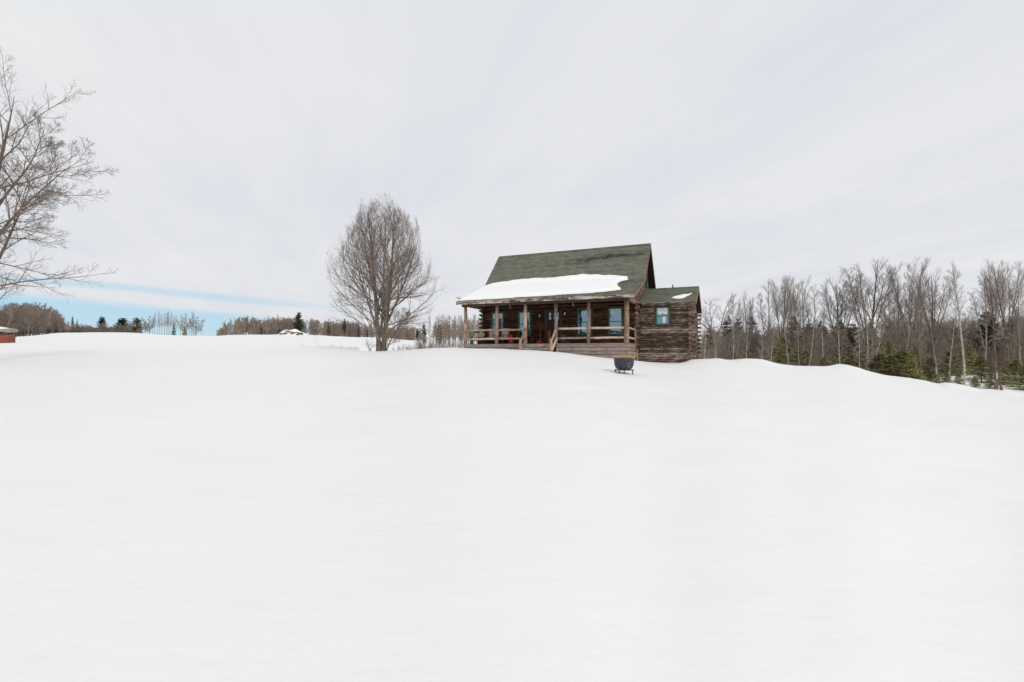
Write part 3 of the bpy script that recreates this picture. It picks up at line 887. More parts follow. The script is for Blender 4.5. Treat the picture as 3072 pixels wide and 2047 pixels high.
snow_patch('roof_snow', 'long thick white snow sheet lying on the green porch roof',
           [(-9.86, -.30), (-9.88, .9), (-9.88, 2.2), (-9.85, 3.10), (-9.3, 3.30), (-8, 3.42), (-7.4, 3.46), (-6, 3.48), (-5.8, 3.42), (-4.8, 3.46), (-3.38, 3.52), (-2.6, 3.45),
            (-1.3, 3.30), (-.6, 3.12), (-.54, 2.9), (-.88, 2.54), (-.98, 1.96), (-.77, 1.25), (-.50, .68), (-.48, .42), (-1.14, .21), (-1.82, .06), (-3.6, -.05), (-5.5, -.16), (-7.5, -.25)],
           roof_z, .17, .05, None)
snow_patch('roof_snow', 'small thin snow patch on the low roof of the right side wing',
           [(1.75, 3.70), (1.86, 4.02), (2.12, 4.22), (2.48, 4.48), (2.57, 4.36), (2.8, 4.6), (2.84, 4.5), (2.71, 4.15), (2.57, 3.9), (2.45, 3.56), (2.11, 3.5)], eroof_z, .045, .03, None, .12)

# ---- things on the porch (placed with house axes)
cH, sH = math.cos(TH), math.sin(TH)
def hw(u, v, z=2.284): return (5.9665 + u * cH + v * sH, 25 - u * sH + v * cH, z)

# cushioned chairs
def chair(u, v, rz, label, group='cushioned chairs on the porch'):
    tch = thing('porch_chair', label, 'chair', hw(u, v), -TH + rz, group)
    for sx in (-1, 1):
        MB().cyl((sx * .27, -.28, 0), (sx * .29, -.30, .55), .022, n=6).build('leg', 'dark_metal', tch)
        MB().cyl((sx * .27, .30, 0), (sx * .27, .34, .80), .022, n=6).build('leg', 'dark_metal', tch)
        q = MB().box((sx * .29 - .035, -.36, .55), (sx * .29 + .035, .32, .575))
        q.cyl((sx * .29, -.36, .545), (sx * .29, -.42, .48), .022, n=6); q.build('armrest', 'dark_metal', tch)
    MB().box((-.26, -.28, .30), (.26, .28, .33)).build('seat_frame', 'dark_metal', tch)
    MB().box((-.25, -.30, .335), (.25, .24, .43)).build('seat_cushion', 'cushion_stripe', tch)
    q = MB(); a0 = (.17, .42); a1 = (.36, .98)
    V = [(-.25, a0[0], a0[1]), (.25, a0[0], a0[1]), (.25, a1[0], a1[1]), (-.25, a1[0], a1[1]), (-.25, a0[0] + .1, a0[1]), (.25, a0[0] + .1, a0[1]), (.25, a1[0] + .1, a1[1]), (-.25, a1[0] + .1, a1[1])]
    q.add(V, [(0, 1, 2, 3), (7, 6, 5, 4), (0, 4, 5, 1), (1, 5, 6, 2), (2, 6, 7, 3), (3, 7, 4, 0)]); q.build('back_cushion', 'cushion_stripe', tch)
    return tch
chair(-8.45, 1.35, .25, 'porch chair with faded red striped cushion, left of the second porch post')
chair(-7.70, 1.20, -.22, 'porch chair with red striped cushion, just right of the second porch post')
# beige patterned armchair in the corner
t1 = thing('armchair', 'low chair with pale patterned folded cushion in the left porch corner', 'chair', hw(-9.25, 1.55), -TH + .5)
MB().box((-.28, -.28, .0), (.28, .28, .34)).build('base', 'barrel_brown', t1)
MB().box((-.26, -.34, .345), (.26, .2, .44)).build('seat_cushion', 'barrel_brown', t1)
MB().add([(-.30, -.14, .40), (.10, -.14, .38), (.18, -.12, .70), (-.12, -.12, .82), (-.30, .0, .40), (.10, .0, .38), (.18, .02, .70), (-.12, .02, .82)],
         [(0, 1, 2, 3), (7, 6, 5, 4), (0, 4, 5, 1), (1, 5, 6, 2), (2, 6, 7, 3), (3, 7, 4, 0)]).build('back_cushion', 'beige_fabric', t1)
# green stand with bowl
t2 = thing('pedestal_bowl', 'dull green flared bowl on a dark green stand beside the leftmost porch post', 'planter', hw(-9.42, .55))
MB().lathe([(.13, 0), (.13, .05), (.10, .08), (.10, .38), (.13, .40)], 14).build('stand', 'green_plastic', t2, True)
MB().lathe([(.09, .402), (.12, .48), (.19, .74), (.2, .76)], 16).build('bowl', 'beige_plastic', t2, True)
# milk can
t3 = thing('milk_can', 'red painted milk can standing behind the railing under the second window', 'milk can', hw(-6.98, .9))
MB().lathe([(.145, 0), (.15, .02), (.15, .34), (.14, .38), (.085, .46), (.085, .50), (.105, .53)], 18).build('body', 'red_paint', t3, True)
MB().lathe([(.115, .532), (.115, .55), (.05, .575), (.03, .59)], 16).build('lid', 'red_paint', t3, True)
for sx in (-1, 1):
    MB().cyl((sx * .15, 0, .30), (sx * .185, 0, .36), .012, n=6).cyl((sx * .185, 0, .36), (sx * .12, 0, .42), .012, n=6).build('handle', 'red_paint', t3)
# jug
t4 = thing('stoneware_jug', 'small tan jug on the porch floor under the second striped chair', 'jug', hw(-7.69, .45))
MB().lathe([(.055, 0), (.075, .04), (.075, .12), (.03, .18), (.022, .21), (.03, .225)], 14).build('body', 'tan_jug', t4, True)
MB().cyl((.03, 0, .20), (.07, 0, .17), .01, n=6).cyl((.07, 0, .17), (.07, 0, .12), .01, n=6).build('handle', 'tan_jug', t4)
# brown barrel
t5 = thing('wooden_barrel', 'dark brown keg against the cabin wall, left of the red snow shovel', 'barrel', hw(-6.08, 2.05))
MB().lathe([(.15, 0), (.18, .12), (.19, .24), (.18, .38), (.15, .48), (.14, .481), (.14, .47)], 18).build('body', 'barrel_brown', t5, True)
for zz_ in (.08, .38): MB().lathe([(.178, zz_), (.186, zz_ + .002), (.188, zz_ + .03), (.178, zz_ + .032)], 18).build('hoop', 'dark_metal', t5)
# shovel
t6 = thing('snow_shovel', 'red scoop snow shovel leaning on the wall left of the door', 'shovel', hw(-5.61, 2.12))
V = []; F = []
for i in range(9):
    s_ = i / 8 * 2 - 1; x_ = s_ * .235; y_ = -.10 * (1 - s_ * s_) - .02
    V += [(x_, y_ - .03, .01), (x_ * .96, y_ + .03, .235), (x_, y_ - .018, .01), (x_ * .96, y_ + .042, .235)]
for i in range(8):
    a = i * 4; c = a + 4
    F += [(a, c, c + 1, a + 1), (a + 2, a + 3, c + 3, c + 2), (a, a + 2, c + 2, c), (a + 1, c + 1, c + 3, a + 3)]
F += [(0, 1, 3, 2), (32, 34, 35, 33)]
link('blade', mesh_from('blade', V, F, 'red_plastic'), t6)
MB().cyl((0, -.07, .10), (.02, .24, 1.02), .016, n=8).build('shaft', 'grey_metal', t6, True)
MB().cyl((.02, .24, 1.02), (.02, .26, 1.10), .02, n=8).cyl((-.05, .26, 1.12), (.09, .26, 1.12), .018, n=8).build('grip', 'red_plastic', t6, True)
# carved slab
t7 = thing('carved_slab', 'upright amber wooden slab standing in front of the dark door', 'wood carving', hw(-5.0, 2.05))
q = MB(); q.prism([(0, 0), (.06, 0), (.075, .62), (.05, .82), (.02, .78)], -.09, .09); q.prism([(-.05, 0), (-.005, 0), (.0, .30), (-.03, .34)], -.05, .07)
q.build('slab', 'orange_wood', t7)
# grey bin
t8 = thing('storage_bin', 'grey plastic bin right of the porch door behind the railing', 'bin', hw(-4.10, 1.95))
MB().lathe([(.145, 0), (.185, .46), (.195, .47), (.195, .50)], 18).build('body', 'grey_plastic', t8, True)
MB().lathe([(.2, .502), (.2, .52), (.05, .55)], 18).build('lid', 'grey_plastic', t8, True)
t9 = thing('gas_can', 'small red fuel can beside the grey plastic bin', 'fuel can', hw(-3.84, 1.9))
MB().box((-.07, -.05, 0), (.07, .05, .19)).build('body', 'red_plastic', t9)
MB().cyl((.03, 0, .19), (.03, 0, .23), .02, n=8).cyl((-.05, 0, .22), (.01, 0, .22), .01, n=6).build('cap', 'dark_metal', t9)

# ------------------------------------------------------------------ PLANTER
a_, e_ = polar(1872, 1117); pr = 16.3
PX, PY = math.sin(a_) * pr, math.cos(a_) * pr; PZ = gz(PX, PY)
tp = thing('tub_planter', 'black snow-flecked tub planter of dry grass on a low metal stand in the snow', 'planter', (PX, PY, PZ), .15)
MB().lathe([(.20, .145), (.25, .16), (.295, .24), (.315, .34), (.322, .47), (.335, .485), (.335, .505), (.315, .505), (.30, .46), (.02, .455)], 28).build('tub', 'planter_tub', tp, True)
b = MB()
b.box((-.25, -.20, .10), (.25, .20, .135))
for (x_, y_) in ((-.23, -.17), (.23, -.17), (.08, .17), (-.23, .17)):
    MB().cyl((x_, y_, -.06), (x_ * .98, y_, .10), .017, n=8).build('leg', 'dark_metal', tp)
b.build('stand', 'barrel_brown', tp)
rg = np.random.default_rng(3)
V = []; F = []
for i in range(420):
    an = rg.uniform(0, 6.28); rr = .29 * math.sqrt(rg.uniform(0, 1)); x0, y0 = rr * math.cos(an), rr * math.sin(an)
    L = rg.uniform(.07, .22)
    if rg.random() < .06: L *= 1.7
    dr = rg.uniform(-1.3, 1.3, 2); p0 = np.array([x0, y0, .46]); w_ = .004
    pts = []
    for k_ in range(4):
        s_ = k_ / 3; pts.append(p0 + np.array([dr[0] * L * s_**1.5, dr[1] * L * s_**1.5, L * s_ * (1 - .35 * s_) + .02]))
    t_ = np.array([math.cos(an + 1.5), math.sin(an + 1.5), 0]) * w_; base = len(V)
    for k_, q in enumerate(pts): V += [q - t_ * (1 - k_ * .2), q + t_ * (1 - k_ * .2)]
    for k_ in range(3): F.append((base + 2 * k_, base + 2 * k_ + 1, base + 2 * k_ + 3, base + 2 * k_ + 2))
o = link('dry_grass', mesh_from('dry_grass', V, np.array(F), 'straw'), tp, kind='stuff')
q = MB()
for k_ in range(3):
    q.cyl((.22, -.1, .46), (.30 + .03 * k_, -.12, .60 - .02 * k_), .008, .006, n=5); q.cyl((.30 + .03 * k_, -.12, .60 - .02 * k_), (.37 + .03 * k_, -.12, .72 - .05 * k_), .006, .003, n=5)
q.build('dry_stalk', 'straw', tp)

# ------------------------------------------------------------------ TREES
def tubes(P, R, sides):
    N, K, _ = P.shape
    d = P[:, -1] - P[:, 0]; d /= np.linalg.norm(d, axis=1, keepdims=True) + 1e-9
    ref = np.where(np.abs(d[:, 2:3]) < .9, np.array([[0, 0, 1.]]), np.array([[1., 0, 0]]))
    u = np.cross(d, ref); u /= np.linalg.norm(u, axis=1, keepdims=True) + 1e-9; w_ = np.cross(d, u)
    an = np.arange(sides) * 2 * np.pi / sides
    ring = u[:, None, None] * np.cos(an)[None, None, :, None] + w_[:, None, None] * np.sin(an)[None, None, :, None]
    V = P[:, :, None, :] + ring * R[:, :, None, None]
    idx = np.arange(N * K * sides).reshape(N, K, sides)
    a = idx[:, :-1]; b2 = np.roll(a, -1, 2); c2 = np.roll(idx[:, 1:], -1, 2); d2 = idx[:, 1:]
    return V.reshape(-1, 3), np.stack([a, b2, c2, d2], -1).reshape(-1, 4)


def walk(rng, P0, D, L, r0, r1, K, wander, up):
    N = len(P0); P = np.zeros((N, K, 3)); P[:, 0] = P0; d = D.copy()
    up = np.broadcast_to(np.asarray(up, float), (N,))
    for k in range(1, K):
        d = d + rng.normal(0, wander, (N, 3)); d[:, 2] += up / (K - 1)
        d /= np.linalg.norm(d, axis=1, keepdims=True)
        P[:, k] = P[:, k - 1] + d * (L / (K - 1))[:, None]
    t_ = np.linspace(0, 1, K)[None]
    R = r0[:, None] * (1 - t_) + r1[:, None] * t_
    return P, R


def branch(rng, P, R, n, t0, t1, ang, lenf, thick, K, wander, up, rmin, updir=0.0, rel=.65):
    N, Kp, _ = P.shape
    t_ = t0 + (t1 - t0) * ((np.arange(n)[None] + rng.random((N, n))) / n)
    q = np.clip(t_ * (Kp - 1), 0, Kp - 1.001); i = q.astype(int); f = q - i
    I = np.arange(N)[:, None]
    base = P[I, i] * (1 - f)[..., None] + P[I, i + 1] * f[..., None]; rad = R[I, i] * (1 - f) + R[I, i + 1] * f
    d = P[I, i + 1] - P[I, i]; d /= np.linalg.norm(d, axis=-1, keepdims=True) + 1e-9
    ref = np.where(np.abs(d[..., 2:3]) < .92, np.array([0, 0, 1.]), np.array([1., 0, 0]))
    u = np.cross(d, ref); u /= np.linalg.norm(u, axis=-1, keepdims=True) + 1e-9; w_ = np.cross(d, u)
    azm = np.arange(n)[None] * 2.39996 + rng.uniform(0, 6.28, (N, 1)) + rng.normal(0, .35, (N, n))
    A = ang(t_) if callable(ang) else np.full(t_.shape, ang); A = A + rng.normal(0, .10, A.shape)
    D = d * np.cos(A)[..., None] + (u * np.cos(azm)[..., None] + w_ * np.sin(azm)[..., None]) * np.sin(A)[..., None]
    D[..., 2] += updir; D /= np.linalg.norm(D, axis=-1, keepdims=True)
    PL = np.linalg.norm(np.diff(P, axis=1), axis=-1).sum(1)[:, None]
    L = lenf(t_, PL) * rng.uniform(.7, 1.2, t_.shape)
    r0 = np.minimum(rad * rel, thick * L + rmin); r0 = np.maximum(r0, rmin)
    return walk(rng, base.reshape(-1, 3), D.reshape(-1, 3), L.ravel(), r0.ravel(), np.full(r0.size, rmin * .7), K, wander, up)


def cat(parts):
    V = []; F = []; o = 0
    for v, f in parts: V.append(v); F.append(f + o); o += len(v)
    return np.concatenate(V), np.concatenate(F)


def tree_meshes(name, seed, leaders, levels, trunk_mat, twig_mat, trunk_sides=10, env=None):
    """leaders: list of (start, dir, length, r0, r1, wander, up).  unit: metres"""
    rng = np.random.default_rng(seed)
    LP = []; LRr = []
    for (s0, d0, L, r0, r1, wd, up) in leaders:
        P, R = walk(rng, np.array([s0], float), np.array([d0], float) / np.linalg.norm(d0), np.array([float(L)]), np.array([float(r0)]), np.array([float(r1)]), 14, wd, up)
        LP.append(P); LRr.append(R)
    P = np.concatenate(LP); R = np.concatenate(LRr)
    R[:, 0] *= 1.25
    tv = tubes(P, R, trunk_sides)
    tm = mesh_from(name + '_trunk', tv[0], tv[1], trunk_mat, True)
    parts = []; cur = (P, R)
    for li, lv in enumerate(levels):
        cur = branch(rng, cur[0], cur[1], **lv)
        sides = 5 if li == 0 else (4 if li == 1 else 3)
        parts.append(tubes(cur[0], cur[1], sides))
    V, F = cat(parts)
    if env:                      # light outside the crown shape: over-long shoots bend in to the crown outline
        hz, wz = [e_[0] for e_ in env], [e_[1] for e_ in env]
        V = V.copy(); zt_ = hz[-1]; z_ = V[:, 2]; V[:, 2] = np.where(z_ > zt_ - 1, zt_ - 1 + (z_ - zt_ + 1) * .5, z_)
        rr_ = np.hypot(V[:, 0], V[:, 1]); an_ = np.arctan2(V[:, 1], V[:, 0])
        ww_ = np.interp(V[:, 2], hz, wz) * (1 + .07 * np.sin(an_ * 5 + V[:, 2] * 1.7) + .05 * np.sin(an_ * 11 - V[:, 2] * 3))
        k_ = np.where(rr_ > ww_ * .8, (ww_ * .8 + (rr_ - ww_ * .8) * .42) / np.maximum(rr_, 1e-6), 1.0)
        V[:, 0] *= k_; V[:, 1] *= k_
    cm = mesh_from(name + '_crown', V, F, twig_mat, True)
    top = max(V[:, 2].max(), P[..., 2].max())
    return tm, cm, float(np.percentile(V[:, 2], 99.9))


def put_tree(protos, name, label, cat_, X, Y, h, rz=None, group=None, wscale=1.0, z=None, sink=.1):
    tm, cm, ph = protos
    z0 = gz(X, Y) if z is None else z
    o = thing(name, label, cat_, (X, Y, z0 - sink), rnd.uniform(0, 6.28) if rz is None else rz, group)
    s_ = (h + sink) / ph; o.scale = (s_ * wscale, s_ * wscale, s_)
    a = link('trunk', tm, o); c = link('crown', cm, o)
    return o


def at_px(x, r):
    a = polar(x, 1050)[0]; return math.sin(a) * r, math.cos(a) * r
def h_at(x, ytop, r, X, Y):
    return EYE + polar(x, ytop)[1] * r - gz(X, Y)

def lin(a, b): return lambda t_: a + (b - a) * t_

# ---- the young maple in front, left of the cabin
mx_, my_ = at_px(1143, 32.3)
maple = tree_meshes('maple', 14,
    [((-.13, 0, 0), (-.045, 0, 1), 9.0, .17, .007, .018, .05), ((.12, .03, 0), (.06, .02, 1), 9.2, .18, .007, .018, .0),
     ((.02, -.02, 1.6), (-.02, .12, 1), 7.4, .08, .006, .025, .05), ((.12, .02, 1.2), (.40, -.05, 1), 7.0, .09, .006, .025, .25), ((.10, -.05, 2.4), (.24, -.15, 1), 6.2, .07, .006, .025, .2),
     ((-.14, .0, 1.2), (-.42, .06, 1), 6.9, .08, .006, .025, .25), ((-.14, .0, 2.4), (-.24, -.1, 1), 6.2, .07, .006, .025, .2), ((.3, .0, .0), (.40, .05, 1), 2.8, .05, .006, .05, -.1)],
    [dict(n=16, t0=.05, t1=.94, ang=lin(.98, .45), lenf=lambda t_, L: (.52 * (1 - t_)**.6 + .11) * L, thick=.0088, K=9, wander=.04, up=.36, rmin=.008),
     dict(n=9, t0=.10, t1=.94, ang=.48, lenf=lambda t_, L: (.46 * (1 - t_)**.8 + .13) * L, thick=.0078, K=6, wander=.055, up=.16, rmin=.0062),
     dict(n=5, t0=.15, t1=1., ang=.45, lenf=lambda t_, L: (.42 * (1 - t_) + .22) * L + .03, thick=.0075, K=4, wander=.08, up=.12, rmin=.005),
     dict(n=3, t0=.2, t1=1., ang=.5, lenf=lambda t_, L: .38 * L + .05, thick=.008, K=2, wander=.1, up=.1, rmin=.004)],
    'bark_maple', 'twig_maple', 12,
    env=[(0, .6), (.7, 1.8), (1.3, 3.3), (2, 3.8), (3, 3.8), (4.4, 3.7), (5.5, 3.3), (6.5, 2.8), (7.5, 2.25), (8.5, 1.6), (9.4, .95), (10.2, .35)])
put_tree(maple, 'maple_tree', 'bare twin-stemmed young maple standing alone in the snow left of the cabin', 'tree', mx_, my_, h_at(1146, 592, 32.3, mx_, my_), 0.0, wscale=.98)

# ---- large spreading tree cut by the left edge of the picture
lx, ly = at_px(-108, 23.0)
big = tree_meshes('broad', 29,
    [((0, 0, 0), (.12, 0, 1), 13.4, .26, .008, .018, -.05), ((.35, 0, 3.6), (.42, .35, 1), 7.4, .09, .006, .04, .5), ((-.1, .1, 3.0), (-.5, .2, 1), 8.6, .12, .006, .05, .3),
     ((.5, .2, 5.2), (.40, -.3, 1), 6.6, .08, .006, .04, .35), ((.75, 0, 7.4), (.40, 0, 1), 5.2, .07, .006, .04, .3)],
    [dict(n=19, t0=.14, t1=.96, ang=lin(1.42, .60), lenf=lambda t_, L: (.30 * (1 - t_)**.4 + .13) * L, thick=.0085, K=12, wander=.06, up=.16, rmin=.0085),
     dict(n=8, t0=.15, t1=.97, ang=.62, lenf=lambda t_, L: (.42 * (1 - t_) + .14) * L, thick=.0075, K=8, wander=.08, up=.12, rmin=.0062),
     dict(n=6, t0=.15, t1=1., ang=.65, lenf=lambda t_, L: (.32 * (1 - t_) + .14) * L + .05, thick=.007, K=4, wander=.12, up=.12, rmin=.0048),
     dict(n=3, t0=.2, t1=1., ang=.7, lenf=lambda t_, L: .32 * L + .06, thick=.007, K=2, wander=.12, up=.2, rmin=.0038)],
    'bark_maple', 'twig_maple', 12)
put_tree(big, 'maple_tree', 'large bare spreading tree whose branches enter at the left edge', 'tree', lx, ly, h_at(20, 185, 23.0, lx, ly), .8)

# ---- forest prototypes
def forest_proto(name, seed, kind, tm, cm):
    rr = np.random.default_rng(seed + 900)
    if kind == 'vase':        # 16 m, several ascending limbs
        L = [((0, 0, 0), (.02, 0, 1), 15, .22, .02, .02, 0)]
        for i in range(6):
            an = i * 1.05 + rr.uniform(0, .5); z = rr.uniform(4.2, 7); L.append(((0.02, 0, z), (math.cos(an) * .30, math.sin(an) * .30, 1), 15.2 - z - rr.uniform(.3, 1.8), .075, .008, .025, .42))
        lv = [dict(n=12, t0=.34, t1=.93, ang=lin(.80, .38), lenf=lambda t_, L: (.26 * (1 - t_) + .12) * L, thick=.008, K=6, wander=.045, up=.3, rmin=.013),
              dict(n=8, t0=.15, t1=.92, ang=.5, lenf=lambda t_, L: (.40 * (1 - t_) + .22) * L, thick=.007, K=4, wander=.06, up=.12, rmin=.008),
              dict(n=4, t0=.2, t1=1, ang=.6, lenf=lambda t_, L: .4 * L + .08, thick=.008, K=3, wander=.1, up=.15, rmin=.0075)]
    elif kind == 'narrow':
        L = [((0, 0, 0), (rr.uniform(-.04, .04), 0, 1), 16, .17, .02, .02, 0), ((.05, 0, 5), (.16, .05, 1), 9.4, .09, .015, .03, .2)]
        lv = [dict(n=30, t0=.34, t1=.95, ang=lin(1.05, .5), lenf=lambda t_, L: (.19 * (1 - t_) + .07) * L, thick=.008, K=6, wander=.05, up=.2, rmin=.012),
              dict(n=7, t0=.2, t1=.93, ang=.55, lenf=lambda t_, L: (.40 * (1 - t_) + .2) * L, thick=.008, K=4, wander=.07, up=.1, rmin=.008),
              dict(n=4, t0=.2, t1=1, ang=.7, lenf=lambda t_, L: .4 * L + .08, thick=.008, K=3, wander=.1, up=.15, rmin=.0075)]
    elif kind == 'single':
        L = [((0, 0, 0), (.0, 0, 1), 16, .17, .02, .015, 0)]
        lv = [dict(n=30, t0=.36, t1=.96, ang=lin(1.0, .5), lenf=lambda t_, L: (.20 * (1 - t_) + .06) * L, thick=.010, K=6, wander=.07, up=.35, rmin=.013),
              dict(n=8, t0=.2, t1=.95, ang=.6, lenf=lambda t_, L: (.40 * (1 - t_) + .2) * L, thick=.009, K=4, wander=.08, up=.12, rmin=.009),
              dict(n=4, t0=.2, t1=1, ang=.6, lenf=lambda t_, L: .4 * L + .08, thick=.008, K=3, wander=.1, up=.15, rmin=.0075)]
    elif kind == 'gnarled':
        L = [((0, 0, 0), (.0, 0, 1), 6, .16, .10, .04, 0)]
        for i in range(5):
            an = i * 1.3; L.append(((0, 0, 4.5 + .3 * i), (math.cos(an) * .9, math.sin(an) * .9, 1), 6.5, .09, .02, .11, .25))
        lv = [dict(n=9, t0=.3, t1=.98, ang=.9, lenf=lambda t_, L: (.32 * (1 - t_) + .12) * L, thick=.012, K=7, wander=.18, up=.2, rmin=.014),
              dict(n=6, t0=.2, t1=.98, ang=.8, lenf=lambda t_, L: (.4 * (1 - t_) + .14) * L, thick=.009, K=5, wander=.2, up=.1, rmin=.010),
              dict(n=4, t0=.2, t1=1, ang=.8, lenf=lambda t_, L: .4 * L + .08, thick=.008, K=3, wander=.15, up=.1, rmin=.0075)]
    elif kind == 'sapling':   # slim pale, fine crown from low down
        L = [((0, 0, 0), (rr.uniform(-.06, .06), 0, 1), 9, .075, .012, .02, .0)]
        if seed % 2: L.append(((.1, 0, 0), (.12, .05, 1), 7.5, .055, .01, .03, .05))
        lv = [dict(n=26, t0=.15, t1=.98, ang=lin(1.1, .6), lenf=lambda t_, L: (.24 * (1 - t_) + .05) * L, thick=.008, K=6, wander=.09, up=.3, rmin=.009),
              dict(n=6, t0=.2, t1=.98, ang=.7, lenf=lambda t_, L: (.4 * (1 - t_) + .12) * L, thick=.007, K=4, wander=.12, up=.15, rmin=.0075),
              dict(n=3, t0=.2, t1=1, ang=.7, lenf=lambda t_, L: .4 * L + .06, thick=.006, K=3, wander=.1, up=.15, rmin=.006)]
    elif kind == 'far':       # 9 m seen at 140 m: heavier twigs
        L = [((0, 0, 0), (0, 0, 1), 8.6, .13, .03, .03, 0), ((0, 0, 1.5), (.3, .1, 1), 6.6, .08, .02, .05, .3), ((0, 0, 1.8), (-.3, -.1, 1), 6.2, .08, .02, .05, .3)]
        lv = [dict(n=16, t0=.12, t1=.98, ang=lin(1.0, .45), lenf=lambda t_, L: (.30 * (1 - t_) + .09) * L, thick=.012, K=5, wander=.09, up=.35, rmin=.026),
              dict(n=7, t0=.2, t1=.98, ang=.65, lenf=lambda t_, L: (.4 * (1 - t_) + .18) * L, thick=.01, K=4, wander=.12, up=.2, rmin=.018),
              dict(n=4, t0=.2, t1=1, ang=.6, lenf=lambda t_, L: .45 * L + .1, thick=.01, K=3, wander=.1, up=.15, rmin=.014)]
    elif kind == 'aspen':     # slim upright, clean stem
        L = [((0, 0, 0), (0, 0, 1), 10, .085, .02, .015, 0)]
        lv = [dict(n=22, t0=.35, t1=.98, ang=lin(.75, .4), lenf=lambda t_, L: (.22 * (1 - t_) + .07) * L, thick=.010, K=5, wander=.06, up=.4, rmin=.014),
              dict(n=6, t0=.2, t1=.98, ang=.5, lenf=lambda t_, L: (.4 * (1 - t_) + .16) * L, thick=.009, K=4, wander=.1, up=.2, rmin=.011),
              dict(n=3, t0=.2, t1=1, ang=.5, lenf=lambda t_, L: .4 * L + .1, thick=.008, K=3, wander=.1, up=.15, rmin=.009)]
    elif kind == 'shrub':
        L = [((rr.uniform(-.3, .3), rr.uniform(-.3, .3), 0), (rr.uniform(-.6, .6), rr.uniform(-.6, .6), 1), rr.uniform(1.2, 2.6), .02, .006, .08, .1) for _ in range(9)]
        lv = [dict(n=9, t0=.15, t1=.98, ang=.7, lenf=lambda t_, L: (.45 * (1 - t_) + .12) * L, thick=.008, K=5, wander=.12, up=.2, rmin=.006),
              dict(n=6, t0=.2, t1=1., ang=.7, lenf=lambda t_, L: .4 * L + .05, thick=.007, K=4, wander=.15, up=.15, rmin=.005)]
    return tree_meshes(name, seed, L, lv, tm, cm, 8)


VASE = [forest_proto('vase', s_, 'vase', 'bark_dark', 'twig_grey') for s_ in (31, 32, 33)]
NARR = [forest_proto('narrow', s_, 'narrow', 'bark_grey', 'twig_grey') for s_ in (41, 42, 43)]
GNAR = [forest_proto('gnarled', s_, 'gnarled', 'bark_grey', 'twig_grey') for s_ in (51,)]
SAPL = [forest_proto('sapling', s_, 'sapling', 'bark_birch', 'twig_tan') for s_ in (61, 62, 64)]
SAPG = [forest_proto('sapling_grey', s_, 'sapling', 'bark_grey', 'twig_red') for s_ in (65, 66)]
FARR = [forest_proto('far', s_, 'far', 'bark_grey', 'twig_far') for s_ in (71, 72, 73)]
FARG = [forest_proto('far_grey', s_, 'far', 'bark_grey', 'twig_red') for s_ in (74, 75)]
ASPN = [forest_proto('aspen', s_, 'aspen', 'bark_grey', 'twig_tan') for s_ in (81, 82, 83)]
SHRB = [forest_proto('shrub', s_, 'shrub', 'bark_grey', 'twig_red') for s_ in (91, 92)]


def conifer_proto(name, seed, H_, rbase, dens, mat_, style='spruce', z0=.06, bl=.16):
    rng = np.random.default_rng(seed)
    P, R = walk(rng, np.array([[0., 0, 0]]), np.array([[0., 0, 1]]), np.array([H_ * 1.0]), np.array([H_ * .016]), np.array([.01]), 10, .01, 0)
    tv = tubes(P, R, 7); tm = mesh_from(name + '_trunk', tv[0], tv[1], 'bark_dark', True)
    n = dens; t_ = z0 + (1 - z0) * np.sort(rng.random(n))**1.0
    if style == 'pine':
        t_ = z0 + (1 - z0) * (np.round((t_ - z0) / (1 - z0) * 9) / 9 + rng.normal(0, .03, n)); t_ = np.clip(t_, z0, .985)
        prof = (1.03 - t_)**.6 * (.55 + .6 * rng.random(n)) * np.clip((t_ - z0) * 5 + .35, 0, 1)
    else:
        prof = (1 - t_)**.85 * (.72 + .5 * rng.random(n)) + .02
    L = rbase * prof; an = rng.uniform(0, 6.283, n)
    base = np.stack([np.zeros(n), np.zeros(n), t_ * H_], -1)
    slope = (.35 - .9 * (1 - t_)) if style == 'spruce' else np.full(n, .22) + .5 * t_
    D = np.stack([np.cos(an), np.sin(an), slope * .5], -1); D /= np.linalg.norm(D, axis=1, keepdims=True)
    Pb, Rb = walk(rng, base, D, L, np.full(n, H_ * .0035), np.full(n, H_ * .001), 4, .05, .15)
    parts = [tubes(Pb, Rb, 3)]
    m_ = 26
    f = rng.random((n, m_))**.7; q = np.clip(f * 3, 0, 2.999); i = q.astype(int); fr2 = q - i; I = np.arange(n)[:, None]
    c = Pb[I, i] * (1 - fr2)[..., None] + Pb[I, i + 1] * fr2[..., None]
    c = c.reshape(-1, 3); Dm = np.repeat(D, m_, 0); Lm = np.repeat(L, m_)
    side = np.cross(Dm, [0, 0, 1.]); side /= np.linalg.norm(side, axis=1, keepdims=True)
    s_ = rng.choice([-1, 1], len(c)) * rng.uniform(.3, 1, len(c))
    dirv = Dm * .7 + side * s_[:, None] + rng.normal(0, .25, (len(c), 3)); dirv[:, 2] += (-.15 if style == 'spruce' else .35)
    dirv /= np.linalg.norm(dirv, axis=1, keepdims=True)
    ln = bl * H_ / 10 * (1.1 + .8 * rng.random(len(c))) * (1.7 if style != 'pine' else 1.9)
    ln = np.minimum(ln, Lm * .6 + .05)
    wv_ = np.cross(dirv, rng.normal(0, 1, (len(c), 3))); wv_ /= np.linalg.norm(wv_, axis=1, keepdims=True) + 1e-9; wv_ *= (ln * .16)[:, None]
    tip = c + dirv * ln[:, None]; mid = c + dirv * (ln * .45)[:, None]
    V = np.stack([c, mid + wv_, tip, mid - wv_], 1).reshape(-1, 3); F = np.arange(len(V)).reshape(-1, 4)
    parts.append((V, F))
    V, F = cat(parts)
    cm = mesh_from(name + '_crown', V, F, mat_, False)
    return tm, cm, H_


